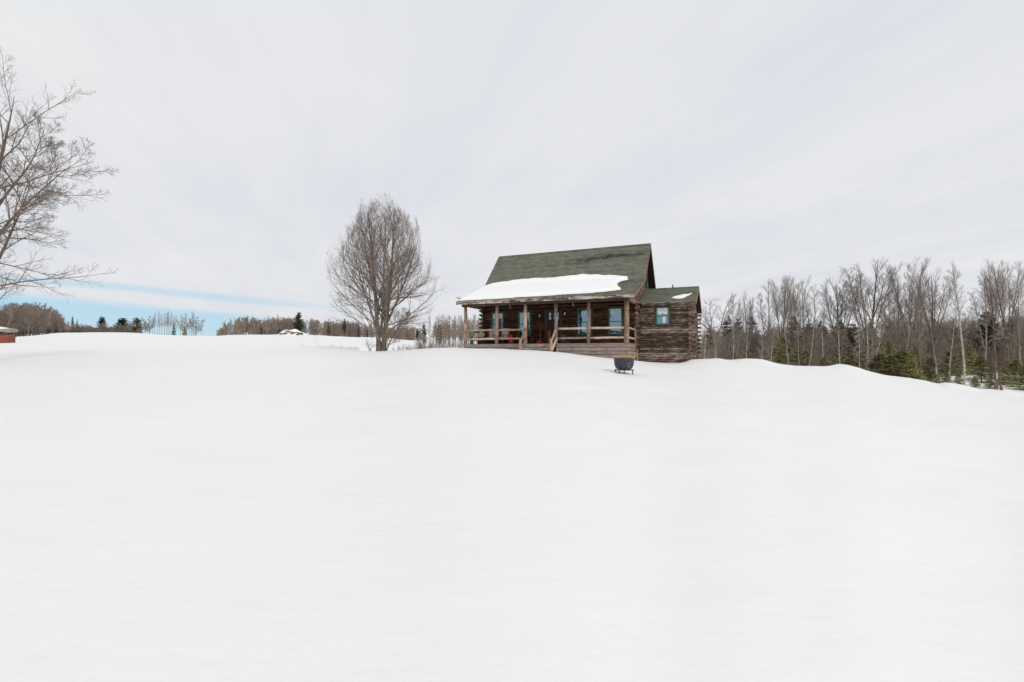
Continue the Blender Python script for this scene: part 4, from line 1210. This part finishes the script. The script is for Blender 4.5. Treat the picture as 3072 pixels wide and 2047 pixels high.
SPRU = [conifer_proto('spruce', s_, 10, 1.5, 150, 'needles_dark') for s_ in (101, 102)]
PINE = [conifer_proto('pine', s_, 10, 2.9, 170, 'needles_dark', 'pine', .22) for s_ in (111, 112)]
PINB = [conifer_proto('pine_brown', s_, 10, 2.4, 170, 'needles_brown', 'pine', .2) for s_ in (115, 116)]
DRKC = [conifer_proto('wood_pine', s_, 10, 2.6, 210, 'needles_brown', 'spruce', .05) for s_ in (118, 119)]
FIRS = [conifer_proto('fir', s_, 3, 1.15, 210, 'needles_green', 'spruce', .03, .20) for s_ in (121, 122, 123)]

# ---- named trees along the edge of the right-hand wood: (x, ytop, distance, proto, width, label)
R1 = [
 (2143, 890, 52, GNAR[0], 1.0, 'crooked forked bare tree just right of the cabin wing'),
 (2202, 877, 56, NARR[0], .8, 'thin bare tree between the crooked forked tree and a vase-shaped one'),
 (2246, 868, 58, VASE[1], .62, 'slim bare tree with a tight upright crown near the cabin wing'),
 (2303, 836, 56, NARR[1], .9, 'tall narrow bare tree left of a pair with bent stems'),
 (2345, 824, 55, VASE[0], .62, 'bare tree with dark lower trunk and slender upright limbs above the first low snow drift'),
 (2378, 822, 57, VASE[2], .72, 'bare tree whose limbs fan to the right, behind pale slim stems'),
 (2417, 838, 54, NARR[2], .8, 'straight spiky bare tree with short side branches'),
 (2439, 852, 55, NARR[0], .75, 'shorter spiky bare tree right beside the straight spiky one'),
 (2520, 812, 53, VASE[1], .92, 'bare tree with rounded open crown above the small wind-carved drift'),
 (2603, 776, 52, VASE[0], 1.05, 'widest fan-crowned bare tree in the middle of the right-hand wood'),
 (2652, 890, 50, GNAR[0], .8, 'low crooked bare tree right of the widest fan-crowned tree'),
 (2690, 826, 53, NARR[1], .8, 'bare tree with pale foot standing left of the very tall leaning one'),
 (2728, 776, 52, VASE[2], .8, 'very tall bare tree leaning slightly right with a feathery top'),
 (2757, 838, 50, NARR[2], .8, 'dark slim bare tree behind the young green pines'),
 (2802, 800, 47, VASE[1], .95, 'dark-trunked bare tree with many upswept limbs, above the fence wire'),
 (2953, 835, 46, NARR[0], 1.0, 'bare tree with wide lower limbs behind the dark young spruce'),
 (2984, 790, 45, VASE[0], .7, 'tall bare tree second from the right edge group'),
 (3026, 772, 42, VASE[2], .72, 'tallest bare tree near the right edge, with twin rough trunks'),
 (3062, 822, 43, NARR[1], .8, 'bare tree cut by the right edge of the picture'),
]
for (x, yt, r, pr_, ws, lab) in R1:
    X, Y = at_px(x, r); put_tree(pr_, 'bare_tree', lab, 'tree', X, Y, h_at(x, yt, r, X, Y), wscale=ws, group='tall bare trees at the edge of the right-hand wood')
BIR = forest_proto('birch', 68, 'single', 'bark_birch', 'twig_grey')
X, Y = at_px(2893, 43.5); o = put_tree(BIR, 'birch_tree', 'tall pale-trunked birch leaning right, standing in the open snow gap', 'tree', X, Y, h_at(2905, 772, 43.5, X, Y), 1.0, wscale=.9)
o.rotation_euler = (0.0, .035, 1.0)

def shared(lab, cat_, grp, name): return dict(label=lab, cat_=cat_, group=grp, name=name)
# slim pale stems in front
for (x, yt, r) in ((2368, 960, 44), (2397, 985, 43), (2422, 950, 45), (2470, 945, 44), (2520, 955, 42), (2582, 960, 40), (2609, 930, 40), (2620, 985, 41), (2288, 985, 42), (2305, 960, 43),
                   (2150, 960, 44), (2112, 940, 46), (2200, 965, 45), (2237, 950, 44), (2847, 925, 41), (2700, 975, 42), (2760, 990, 43), (2810, 985, 43)):
    X, Y = at_px(x, r)
    put_tree(SAPL[rnd.randrange(3)], 'birch_sapling', 'slim pale-barked sapling in front of the right-hand wood', 'sapling', X, Y, h_at(x, yt, r, X, Y), group='slim pale saplings along the wood edge', wscale=1.0)
# middle row and deep fill
for i in range(20):
    x = 2110 + i * 51 + rnd.uniform(-14, 14); r = rnd.uniform(58, 78)
    yt = np.interp(x, [2100, 2300, 2500, 2700, 3100], [950, 930, 915, 905, 885]) + rnd.uniform(-10, 50)
    X, Y = at_px(x, r)
    pr_ = rnd.choice(NARR + VASE + SAPG + SAPG)
    put_tree(pr_, 'bare_tree', 'bare grey tree standing deeper in the right-hand wood', 'tree', X, Y, h_at(x, yt, r, X, Y), group='bare trees deeper in the right-hand wood', wscale=rnd.uniform(.8, 1.1))
for i in range(48):
    x = rnd.uniform(2075, 3150); r = rnd.uniform(55, 75)
    yt = np.interp(x, [2100, 2300, 2500, 2700, 3100], [985, 975, 968, 955, 935]) + rnd.uniform(-14, 45)
    X, Y = at_px(x, r)
    put_tree(rnd.choice(SAPG + FARR + FARG), 'bare_tree', 'thin brown-twigged tree in the dense low growth of the right-hand wood', 'tree', X, Y, h_at(x, yt, r, X, Y), group='thin trees in the dense right-hand growth', wscale=rnd.uniform(1.0, 1.5))
for (x, yt, r, pr_) in [(2185, 945, 66, DRKC[0]), (2255, 948, 70, DRKC[1]), (2130, 975, 74, DRKC[0]), (2382, 944, 64, DRKC[1]), (2465, 962, 70, DRKC[0]), (2520, 958, 66, DRKC[1]),
                        (2612, 966, 68, DRKC[0]), (2675, 960, 64, DRKC[1]), (2760, 955, 62, DRKC[0]), (2865, 970, 66, DRKC[1]), (2965, 940, 60, PINE[0]), (3040, 952, 62, DRKC[0]),
                        (2320, 985, 70, DRKC[0]), (2560, 975, 75, PINB[0]), (2820, 975, 74, PINB[1]), (2920, 965, 70, PINB[0]), (2425, 975, 76, PINB[1]), (2215, 960, 75, PINB[0])]:
    X, Y = at_px(x, r)
    put_tree(pr_, 'pine_tree', 'dull brown-green evergreen showing between bare trunks of the right-hand wood', 'evergreen tree', X, Y, h_at(x, yt, r, X, Y), group='dull evergreens inside the right-hand wood', wscale=rnd.uniform(.8, 1.05))
# young green firs at the foot
FL = [(2335, 1030, 47, 1.3), (2352, 1010, 50, 1.1), (2395, 1038, 46, 1.2), (2420, 1050, 46, 1.2), (2240, 1050, 48, 1.1), (2200, 1055, 50, 1.1), (2545, 1058, 43, 1.5), (2580, 1062, 42, 1.3), (2500, 1065, 45, 1.4),
      (2640, 1062, 40, 1.5), (2668, 1068, 39, 1.4), (2705, 1052, 41, 1.7), (2730, 1072, 40, 1.3), (2745, 1040, 46, 1.3), (2790, 1075, 44, 1.3), (2650, 1010, 52, 1.1), (2850, 1052, 48, 1.2),
      (2880, 1062, 50, 1.3), (3045, 1080, 41, 1.6), (3072, 1095, 38, 1.5), (3010, 1100, 40, 1.4), (2912, 1040, 55, 1.2), (2470, 1072, 43, 1.2)]
for (x, yt, r, ws) in FL:
    X, Y = at_px(x, r)
    lab, grp = (('low green fir just behind the snow crest, cabin side of the small wind-carved drift', 'low firs between the cabin and the wind-carved drift') if x < 2450 else
                ('low green fir directly behind the small wind-carved drift', 'low firs behind the wind-carved drift') if x < 2600 else
                ('bushy green fir in the big green clump below the widest fan-crowned tree', 'firs of the big green clump') if x < 2765 else
                ('bushy green fir by the wire fence toward the right edge', 'firs along the wire fence'))
    put_tree(rnd.choice(FIRS), 'young_fir', lab, 'fir', X, Y, max(.8, h_at(x, yt, r, X, Y)), group=grp, wscale=ws)
X, Y = at_px(2942, 41); put_tree(FIRS[0], 'young_spruce', 'dark full young spruce right of the pale leaning birch', 'spruce', X, Y, h_at(2942, 1068, 41, X, Y), wscale=1.25)
for (x, yt, r, lab) in ((2805, 1128, 35.5, 'small snow-dusted spruce half buried beside the fence, nearest the drift'), (2838, 1125, 36, 'small snow-dusted spruce in the middle of the low pair left of the birch'),
                        (2875, 1142, 35, 'tiny spruce poking from the snow at the foot of the pale birch'), (2922, 1145, 34.5, 'tiny spruce on the drift edge below the dark young spruce'), (2968, 1132, 37, 'small dark spruce with snow on its boughs left of the twin rough trunks')):
    X, Y = at_px(x, r); h_ = max(.7, h_at(x, yt, r, X, Y))
    o = put_tree(FIRS[1], 'young_spruce', lab, 'spruce', X, Y, h_, wscale=1.3)
    q = MB()
    for k_ in range(14):
        an = rnd.uniform(0, 6.28); zf = rnd.uniform(.15, .8); rr = 1.0 * (1 - zf) * rnd.uniform(.5, .9)
        cx_, cy_, cz_ = rr * math.cos(an), rr * math.sin(an), zf * 3 + .02
        n0 = 6; s_ = rnd.uniform(.10, .2)
        V = [(cx_ + s_ * math.cos(j * 1.047) * 1.4, cy_ + s_ * math.sin(j * 1.047), cz_ - .04) for j in range(6)] + [(cx_, cy_, cz_ + s_ * .35)]
        q.add(V, [(j, (j + 1) % 6, 6) for j in range(6)] + [(5, 4, 3, 2, 1, 0)])
    q.build('snow_clump', 'roof_snow', o, True, kind='stuff')

# underbrush: thin stems nobody could count
def brush(name, label, x0, x1, r0, r1, n, hmax, m_, seed):
    rng = np.random.default_rng(seed)
    xs = rng.uniform(x0, x1, n); rs = rng.uniform(r0, r1, n)
    an = np.array([polar(x, 1050)[0] for x in xs]); X = np.sin(an) * rs; Y = np.cos(an) * rs
    base = np.stack([X, Y, ground(X, Y) - .05], -1)
    D = np.stack([rng.normal(0, .28, n), rng.normal(0, .28, n), np.ones(n)], -1); D /= np.linalg.norm(D, axis=1, keepdims=True)
    L = hmax * rng.uniform(.3, 1, n)
    P, R = walk(rng, base, D, L, np.full(n, .012), np.full(n, .006), 5, .07, .0)
    p1 = tubes(P, R, 3)
    P2, R2 = branch(rng, P, R, 5, .25, 1., .6, lambda t_, L: .35 * L, .008, 4, .1, .15, .0065)
    V, F = cat([p1, tubes(P2, R2, 3)])
    return link(name, mesh_from(name, V, F, m_), kind='stuff', label=label)
def wood_mass(name, label, x0, x1, r0, r1, n, ycurve, jit, m_, seed, rt=.02, t0=.12, spread=.3, n1=13):
    """far-off wood that reads as one mass: n small bare trees joined in one mesh"""
    rng = np.random.default_rng(seed)
    xs = rng.uniform(x0, x1, n); rs = rng.uniform(r0, r1, n)
    pa = [polar(x, 1050)[0] for x in xs]; X = np.sin(pa) * rs; Y = np.cos(pa) * rs; G = ground(X, Y)
    yt = np.interp(xs, [c[0] for c in ycurve], [c[1] for c in ycurve]) + rng.uniform(0, jit, n)
    Ht = np.array([EYE + polar(x, y_)[1] * r for x, y_, r in zip(xs, yt, rs)]) - G; Ht = np.maximum(Ht, 1.0) * .93
    D = np.stack([rng.normal(0, .05, n), rng.normal(0, .05, n), np.ones(n)], -1)
    P, R = walk(rng, np.stack([X, Y, G - .2], -1), D, Ht, Ht * .011, Ht * .002, 7, .03, 0)
    parts = [tubes(P, R, 5)]
    P1, R1_ = branch(rng, P, R, n1, t0, .98, lin(.95, .5), lambda t_, L: (spread * (1 - t_)**.7 + .07) * L, .01, 5, .08, .35, rt * 1.3)
    parts.append(tubes(P1, R1_, 3))
    P2, R2 = branch(rng, P1, R1_, 6, .15, .98, .6, lambda t_, L: (.4 * (1 - t_) + .18) * L, .01, 3, .1, .2, rt)
    parts.append(tubes(P2, R2, 3))
    P3, R3 = branch(rng, P2, R2, 3, .2, 1., .6, lambda t_, L: .5 * L + .1, .01, 2, .1, .15, rt * .75)
    parts.append(tubes(P3, R3, 3))
    V, F = cat(parts)
    return link(name, mesh_from(name, V, F, m_), kind='stuff', label=label)
YR = [(2080, 985), (2200, 965), (2300, 968), (2500, 960), (2700, 950), (2900, 948), (3150, 930)]
wood_mass('distant_wood', 'deep brown bare wood filling the right-hand side', 2060, 3200, 74, 120, 230, YR, 30, 'twig_red', 31, .022, .1, .34)
wood_mass('distant_wood', 'brown mass of bare trees at far left', -80, 195, 126, 150, 120, [(-80, 915), (0, 915), (30, 898), (130, 905), (165, 928), (195, 962)], 22, 'twig_far', 32, .026, .08, .34)
wood_mass('distant_wood', 'low brown scrub along the left ridge', 170, 420, 128, 150, 110, [(170, 970), (200, 978), (300, 978), (420, 982)], 10, 'twig_far', 33, .026, .05, .6)
wood_mass('distant_wood', 'brown mass of bare trees behind the centre ridge', 655, 1260, 128, 150, 260, [(655, 985), (675, 966), (700, 948), (745, 942), (790, 956), (850, 946), (1000, 960), (1260, 980)], 12, 'twig_far', 34, .026, .08, .32)
wood_mass('distant_wood', 'pale bare trees behind the aspen stand', 1300, 1600, 80, 110, 90, [(1300, 955), (1600, 950)], 22, 'twig_tan', 35, .018, .25, .22)

brush('underbrush', 'dense grey-brown underbrush along the right-hand wood', 2080, 3150, 56, 75, 2600, 3.4, 'brush_grey', 5)
brush('underbrush', 'orange-brown dry brush among the right-hand trunks', 2820, 3150, 56, 66, 900, 2.6, 'brush_orange', 6)
brush('underbrush', 'low dry twigs on the snow edge by the right-hand wood', 2090, 2680, 36, 44, 500, .9, 'brush_orange', 7)

# ---- wire fence by the wood
fa = np.array([*at_px(2680, 47)]); fb = np.array([*at_px(3110, 34.5)])
fz0 = gz(*fa)
tf = thing('wire_fence', 'pale wire fence on thin posts running past the young firs at right', 'fence', (fa[0], fa[1], fz0))
npst = 6; tops = []
for i in range(npst):
    p_ = fa + (fb - fa) * i / (npst - 1); z_ = gz(*p_) - fz0
    MB().cyl((p_[0] - fa[0], p_[1] - fa[1], z_ - .2), (p_[0] - fa[0] + rnd.uniform(-.03, .03), p_[1] - fa[1], z_ + .95), .03, .028, n=6).build('post', 'rail_wood', tf)
    tops.append((p_[0] - fa[0], p_[1] - fa[1], z_))
for hh in (.55, .85):
    q = MB()
    for a, c in zip(tops[:-1], tops[1:]):
        m0 = tuple((a[j] + c[j]) / 2 + (hh - .05 if j == 2 else 0) for j in range(3))
        q.cyl((a[0], a[1], a[2] + hh), m0, .005, n=4, cap=False); q.cyl(m0, (c[0], c[1], c[2] + hh), .005, n=4, cap=False)
    q.build('wire', 'wire_pale', tf)
# broken stub at the drift edge
X, Y = at_px(2985, 33); ts = thing('tree_stump', 'pair of short broken stumps at the drift edge under the twin rough trunks', 'stump', (X, Y, gz(X, Y) - .1))
MB().cyl((0, 0, 0), (.05, 0, .75), .09, .07, 8, segs=3, wob=.015).build('trunk', 'bark_dark', ts); MB().cyl((.3, 0, 0), (.24, 0, .5), .08, .05, 8, segs=3, wob=.015).build('trunk', 'bark_grey', ts)

# ---- far woods on the left ridge
def far_tree(x, yt, r, protos, grp, lab, nm='bare_tree', cat_='tree', ws=1.0):
    X, Y = at_px(x, r); return put_tree(rnd.choice(protos), nm, lab, cat_, X, Y, max(1.0, h_at(x, yt, r, X, Y)), group=grp, wscale=ws * rnd.uniform(.85, 1.15))
g1 = 'bare trees of the thick wood at far left'
for i in range(40):
    x = rnd.uniform(-60, 205)
    yt = np.interp(x, [-60, 0, 20, 60, 130, 160, 185, 205], [930, 926, 910, 908, 916, 926, 948, 965]) + rnd.uniform(-3, 26)
    far_tree(x, yt, rnd.uniform(118, 128), FARR + FARG, g1, 'leafless brown tree in the thick rounded wood at far left', ws=.85)
g2 = 'low scrub trees on the left ridge'
for i in range(26):
    x = rnd.uniform(195, 400); far_tree(x, 974 + rnd.uniform(-4, 10), rnd.uniform(124, 130), FARR + FARG, g2, 'low brown scrub tree on the left ridge between the spruces and the pines', ws=2.2)
for (x, yt, pr_, ws, lab, nm) in ((215, 945, SPRU, .75, 'dark pointed spruce on the left ridge, tallest of a close pair', 'spruce_tree'), (229, 955, SPRU, .6, 'shorter dark spruce right of the tallest one on the left ridge', 'spruce_tree'),
                                  (303, 951, PINE, 1.4, 'flat-topped pine with a leaning bough on the left ridge', 'pine_tree'), (366, 955, PINE, 1.9, 'dense dark round pine, left half of the pair on the left ridge', 'pine_tree'),
                                  (408, 954, PINB, 1.8, 'dense brown-green round pine, right half of the pair on the left ridge', 'pine_tree'), (520, 966, SPRU, .8, 'small dark spruce inside the sparse aspen row', 'spruce_tree'),
                                  (553, 981, SPRU, 1.2, 'little dark spruce near the right end of the sparse aspen row', 'spruce_tree')):
    far_tree(x, yt, 130, pr_, None, lab, nm, 'evergreen tree', ws)
far_tree(388, 962, 127, FARG, None, 'pale bare tree in front of the pair of dense pines', ws=.9)
g3 = 'sparse bare trees on the left ridge'
for x in (424, 436, 447, 456, 462, 471, 478, 484, 492, 499, 506, 512, 519, 527, 540, 546, 552, 560, 567, 574, 580, 586):
    yt = {0: 948, 1: 936, 2: 940}[0 if x < 455 else (1 if x < 530 else 2)] + rnd.uniform(-6, 14)
    far_tree(x, yt, rnd.uniform(126, 136), ASPN + [FARG[0]], g3, 'slender bare tree in the sparse row on the left ridge', ws=.95)
far_tree(603, 972, 128, ASPN, None, 'lone short bare tree at the right end of the left ridge row', ws=1.0)
g4 = 'bare trees of the long centre wood'
for i in range(88):
    x = rnd.uniform(652, 1250)
    yt = np.interp(x, [650, 665, 690, 720, 745, 790, 810, 850, 900, 1000, 1100, 1250], [995, 970, 950, 942, 940, 955, 942, 950, 953, 960, 966, 980]) + rnd.uniform(-4, 16)
    far_tree(x, yt, rnd.uniform(126, 136), FARR[:2] + FARG + ASPN, g4, 'leafless tree in the long wood behind the centre of the snow field', ws=.85)
for (x, yt, pr_, ws, lab, nm) in ((834, 956, SPRU, .55, 'slim dark pointed spruce in the centre wood left of the tall pine', 'spruce_tree'), (895, 938, PINE, 1.05, 'tall green pine rising above the centre wood behind the brush pile', 'pine_tree'),
                                  (783, 974, SPRU, .8, 'dark spruce low in the centre wood left of the slim pointed one', 'spruce_tree'), (985, 975, PINB, .8, 'dark pine in the centre wood left of the maple', 'pine_tree'),
                                  (1075, 966, SPRU, .6, 'dark spruce peeking through the left side of the lone maple crown', 'spruce_tree'), (1102, 974, SPRU, .9, 'short blunt dark spruce directly left of the maple trunk', 'spruce_tree'),
                                  (1032, 958, PINE, .7, 'dark pine seen through the left edge of the maple crown', 'pine_tree'), (1252, 987, PINE, .7, 'dark ragged pine right of the maple crown', 'pine_tree')):
    far_tree(x, yt, 127, pr_, None, lab, nm, 'evergreen tree', ws)
g5 = 'slender aspens left of the cabin'
for i in range(46):
    x = 1305 + i * 3.2 + rnd.uniform(-3, 3)
    far_tree(x, 946 + rnd.uniform(-5, 14), rnd.uniform(62, 84), ASPN, g5, 'slender pale aspen in the stand left of the cabin', 'aspen_tree', 'tree', .8)
for (x, yt, lab) in ((1272, 974, 'round-topped brown pine left of the aspen stand'), (1318, 976, 'broad brown pine in front of the aspen stand')):
    far_tree(x, yt, 66, PINB, None, lab, 'pine_tree', 'evergreen tree', .95)
far_tree(1289, 948, 60, ASPN, None, 'thin solitary bare tree between the two brown pines', 'bare_tree', 'tree', .9)
# fill low shrubs round them and the little tree beside the maple
X, Y = at_px(1109, 40); put_tree(forest_proto('little', 95, 'gnarled', 'bark_dark', 'twig_grey'), 'apple_tree', 'small dark bushy tree in the snow directly left of the maple trunk', 'tree', X, Y, h_at(1109, 1014, 40, X, Y), wscale=1.15)
for (x, r) in ((1255, 36), (1262, 34), (1275, 37), (1283, 40), (1290, 36), (1300, 38), (1312, 42), (1322, 40), (1335, 43), (1350, 44), (1366, 44), (1380, 45), (1308, 50), (1330, 52)):
    X, Y = at_px(x, r); put_tree(rnd.choice(SHRB), 'shrub', 'leafless shrub in the snow between the maple and the cabin', 'shrub', X, Y, rnd.uniform(.8, 1.7), group='leafless shrubs between the maple and the cabin', wscale=.8)
brush('dry_weeds', 'dry weeds poking through the snow right of the maple', 1180, 1300, 32, 38, 110, .5, 'brush_grey', 8)
brush('dry_weeds', 'tiny dry weed stems in the snow left of the maple', 900, 1110, 34, 44, 16, .3, 'brush_grey', 9)

# ---- brush and stone pile on the ridge
a0, _ = polar(877, 1010); pr0 = 108.0
BX, BY = math.sin(a0) * pr0, math.cos(a0) * pr0; BZ0 = gz(BX, BY)
bp = thing('rock_pile', 'snow-capped heap of dark rocks on the ridge left of the maple', 'rock pile', (BX, BY, BZ0), -a0)
n_u, n_v = 26, 14; V = []; F = []
for i in range(n_u):
    for j in range(n_v):
        x_ = -3.0 + 6.0 * i / (n_u - 1); y_ = -1.5 + 3 * j / (n_v - 1)
        d_ = max(0, 1 - (x_ / 2.9)**2 - (y_ / 1.45)**2)
        V.append((x_, y_, 1.28 * d_**.8 * (1 + .12 * math.sin(x_ * 3.1 + y_ * 2)) - .15 + (.02 if x_ < 0 else 0)))
for i in range(n_u - 1):
    for j in range(n_v - 1): F.append((i * n_v + j, (i + 1) * n_v + j, (i + 1) * n_v + j + 1, i * n_v + j + 1))
link('snow_cap', mesh_from('snow_cap', V, F, 'roof_snow', True), bp)
for (x_, z_, sx, sz) in ((-1.9, .22, .65, .10), (-1.25, .30, .55, .14), (-.45, .62, .6, .10), (-.95, .78, .5, .09), (.25, .42, .3, .12), (1.5, .32, .7, .2), (.95, .10, .3, .14), (1.05, -.1, .16, .09), (-.1, .28, .4, .1), (.8, .55, .35, .08)):
    n0 = 8; V = []; F = []
    rr_ = random.Random(int(x_ * 100) + 500)
    for k_, (s1, zz1) in enumerate(((.7, -1), (1, -.2), (.85, .6), (.3, 1))):
        for i in range(n0):
            an = i * 2 * math.pi / n0; q_ = s1 * rr_.uniform(.75, 1.15); V.append((sx * q_ * math.cos(an), .3 * q_ * math.sin(an), sz * zz1 * rr_.uniform(.8, 1.2)))
    for k_ in range(3):
        for i in range(n0): F.append((k_ * n0 + i, k_ * n0 + (i + 1) % n0, (k_ + 1) * n0 + (i + 1) % n0, (k_ + 1) * n0 + i))
    F.append(tuple(range(n0 - 1, -1, -1))); F.append(tuple(range(3 * n0, 4 * n0)))
    yy = -1.5 * math.sqrt(max(.02, 1 - (x_ / 2.9)**2 - max(0, z_) / 1.3))
    link('rock', mesh_from('rock', V, F, 'rock'), bp, (x_, yy + .02, z_))

# ---- low red shed cut by the left edge
a0, _ = polar(9, 1012); r0 = 58.0
SX, SY = math.sin(a0) * r0, math.cos(a0) * r0
sz = EYE + polar(35, 1008)[1] * r0
sh = thing('red_shed', 'low red shed with weathered grey lean-to roof at the left edge', 'shed', (SX, SY, sz), -a0 * .55)
sh.scale = (.45, .45, .45)
MB().box((-3.2, 0, -2.0), (.62, 3, .12)).build('wall', 'red_barn', sh)
MB().box((-3.2, 2.2, .32), (.55, 2.9, .9)).build('rear_wall', 'red_barn', sh)
for px_ in (-3.0, -1.4, .5): MB().box((px_ - .06, .05, .322), (px_ + .06, .17, .74)).build('post', 'red_barn', sh)
MB().add([(-3.4, -.35, 1.18), (.92, -.35, .52), (.92, -.35, 1.02), (-3.4, -.35, 1.68), (-3.4, 3.2, 1.5), (.92, 3.2, .84), (.92, 3.2, 1.34), (-3.4, 3.2, 2.0)],
         [(0, 1, 2, 3), (7, 6, 5, 4), (0, 4, 5, 1), (1, 5, 6, 2), (2, 6, 7, 3), (3, 7, 4, 0)]).build('roof', 'barn_roof', sh)
snowp = MB()
V = []; F = []
for i in range(10):
    for j in range(5):
        x_ = -3.4 + 3.2 * i / 9; y_ = -.3 + 3.3 * j / 4; f_ = (1 - (i / 9)**2)
        V.append((x_, y_, 1.695 - (x_ + 3.4) * .153 + .09 * (y_ + .35) + .22 * f_ * (0.35 if j in (0, 4) else 1) + (-.02 if i == 9 else .0)))
for i in range(9):
    for j in range(4): F.append((i * 5 + j, (i + 1) * 5 + j, (i + 1) * 5 + j + 1, i * 5 + j + 1))
link('snow_cap', mesh_from('snow_cap', V, F, 'roof_snow', True), sh)
V = []; F = []
for i in range(11):
    x_ = -.95 + 1.1 * i / 10; hgt = .17 * math.sin(math.pi * i / 10)
    for yv in (-.02, .5, 1.2): V.append((x_, yv, .325 + hgt * (1 if yv > 0 else .8)))
for i in range(10):
    for j in range(2): F.append((i * 3 + j, (i + 1) * 3 + j, (i + 1) * 3 + j + 1, i * 3 + j + 1))
link('snow_heap', mesh_from('snow_heap', V, F, 'roof_snow', True), sh)
print("logs", nlog, "tris", sum(len(m_.polygons) * 2 for m_ in bpy.data.meshes))
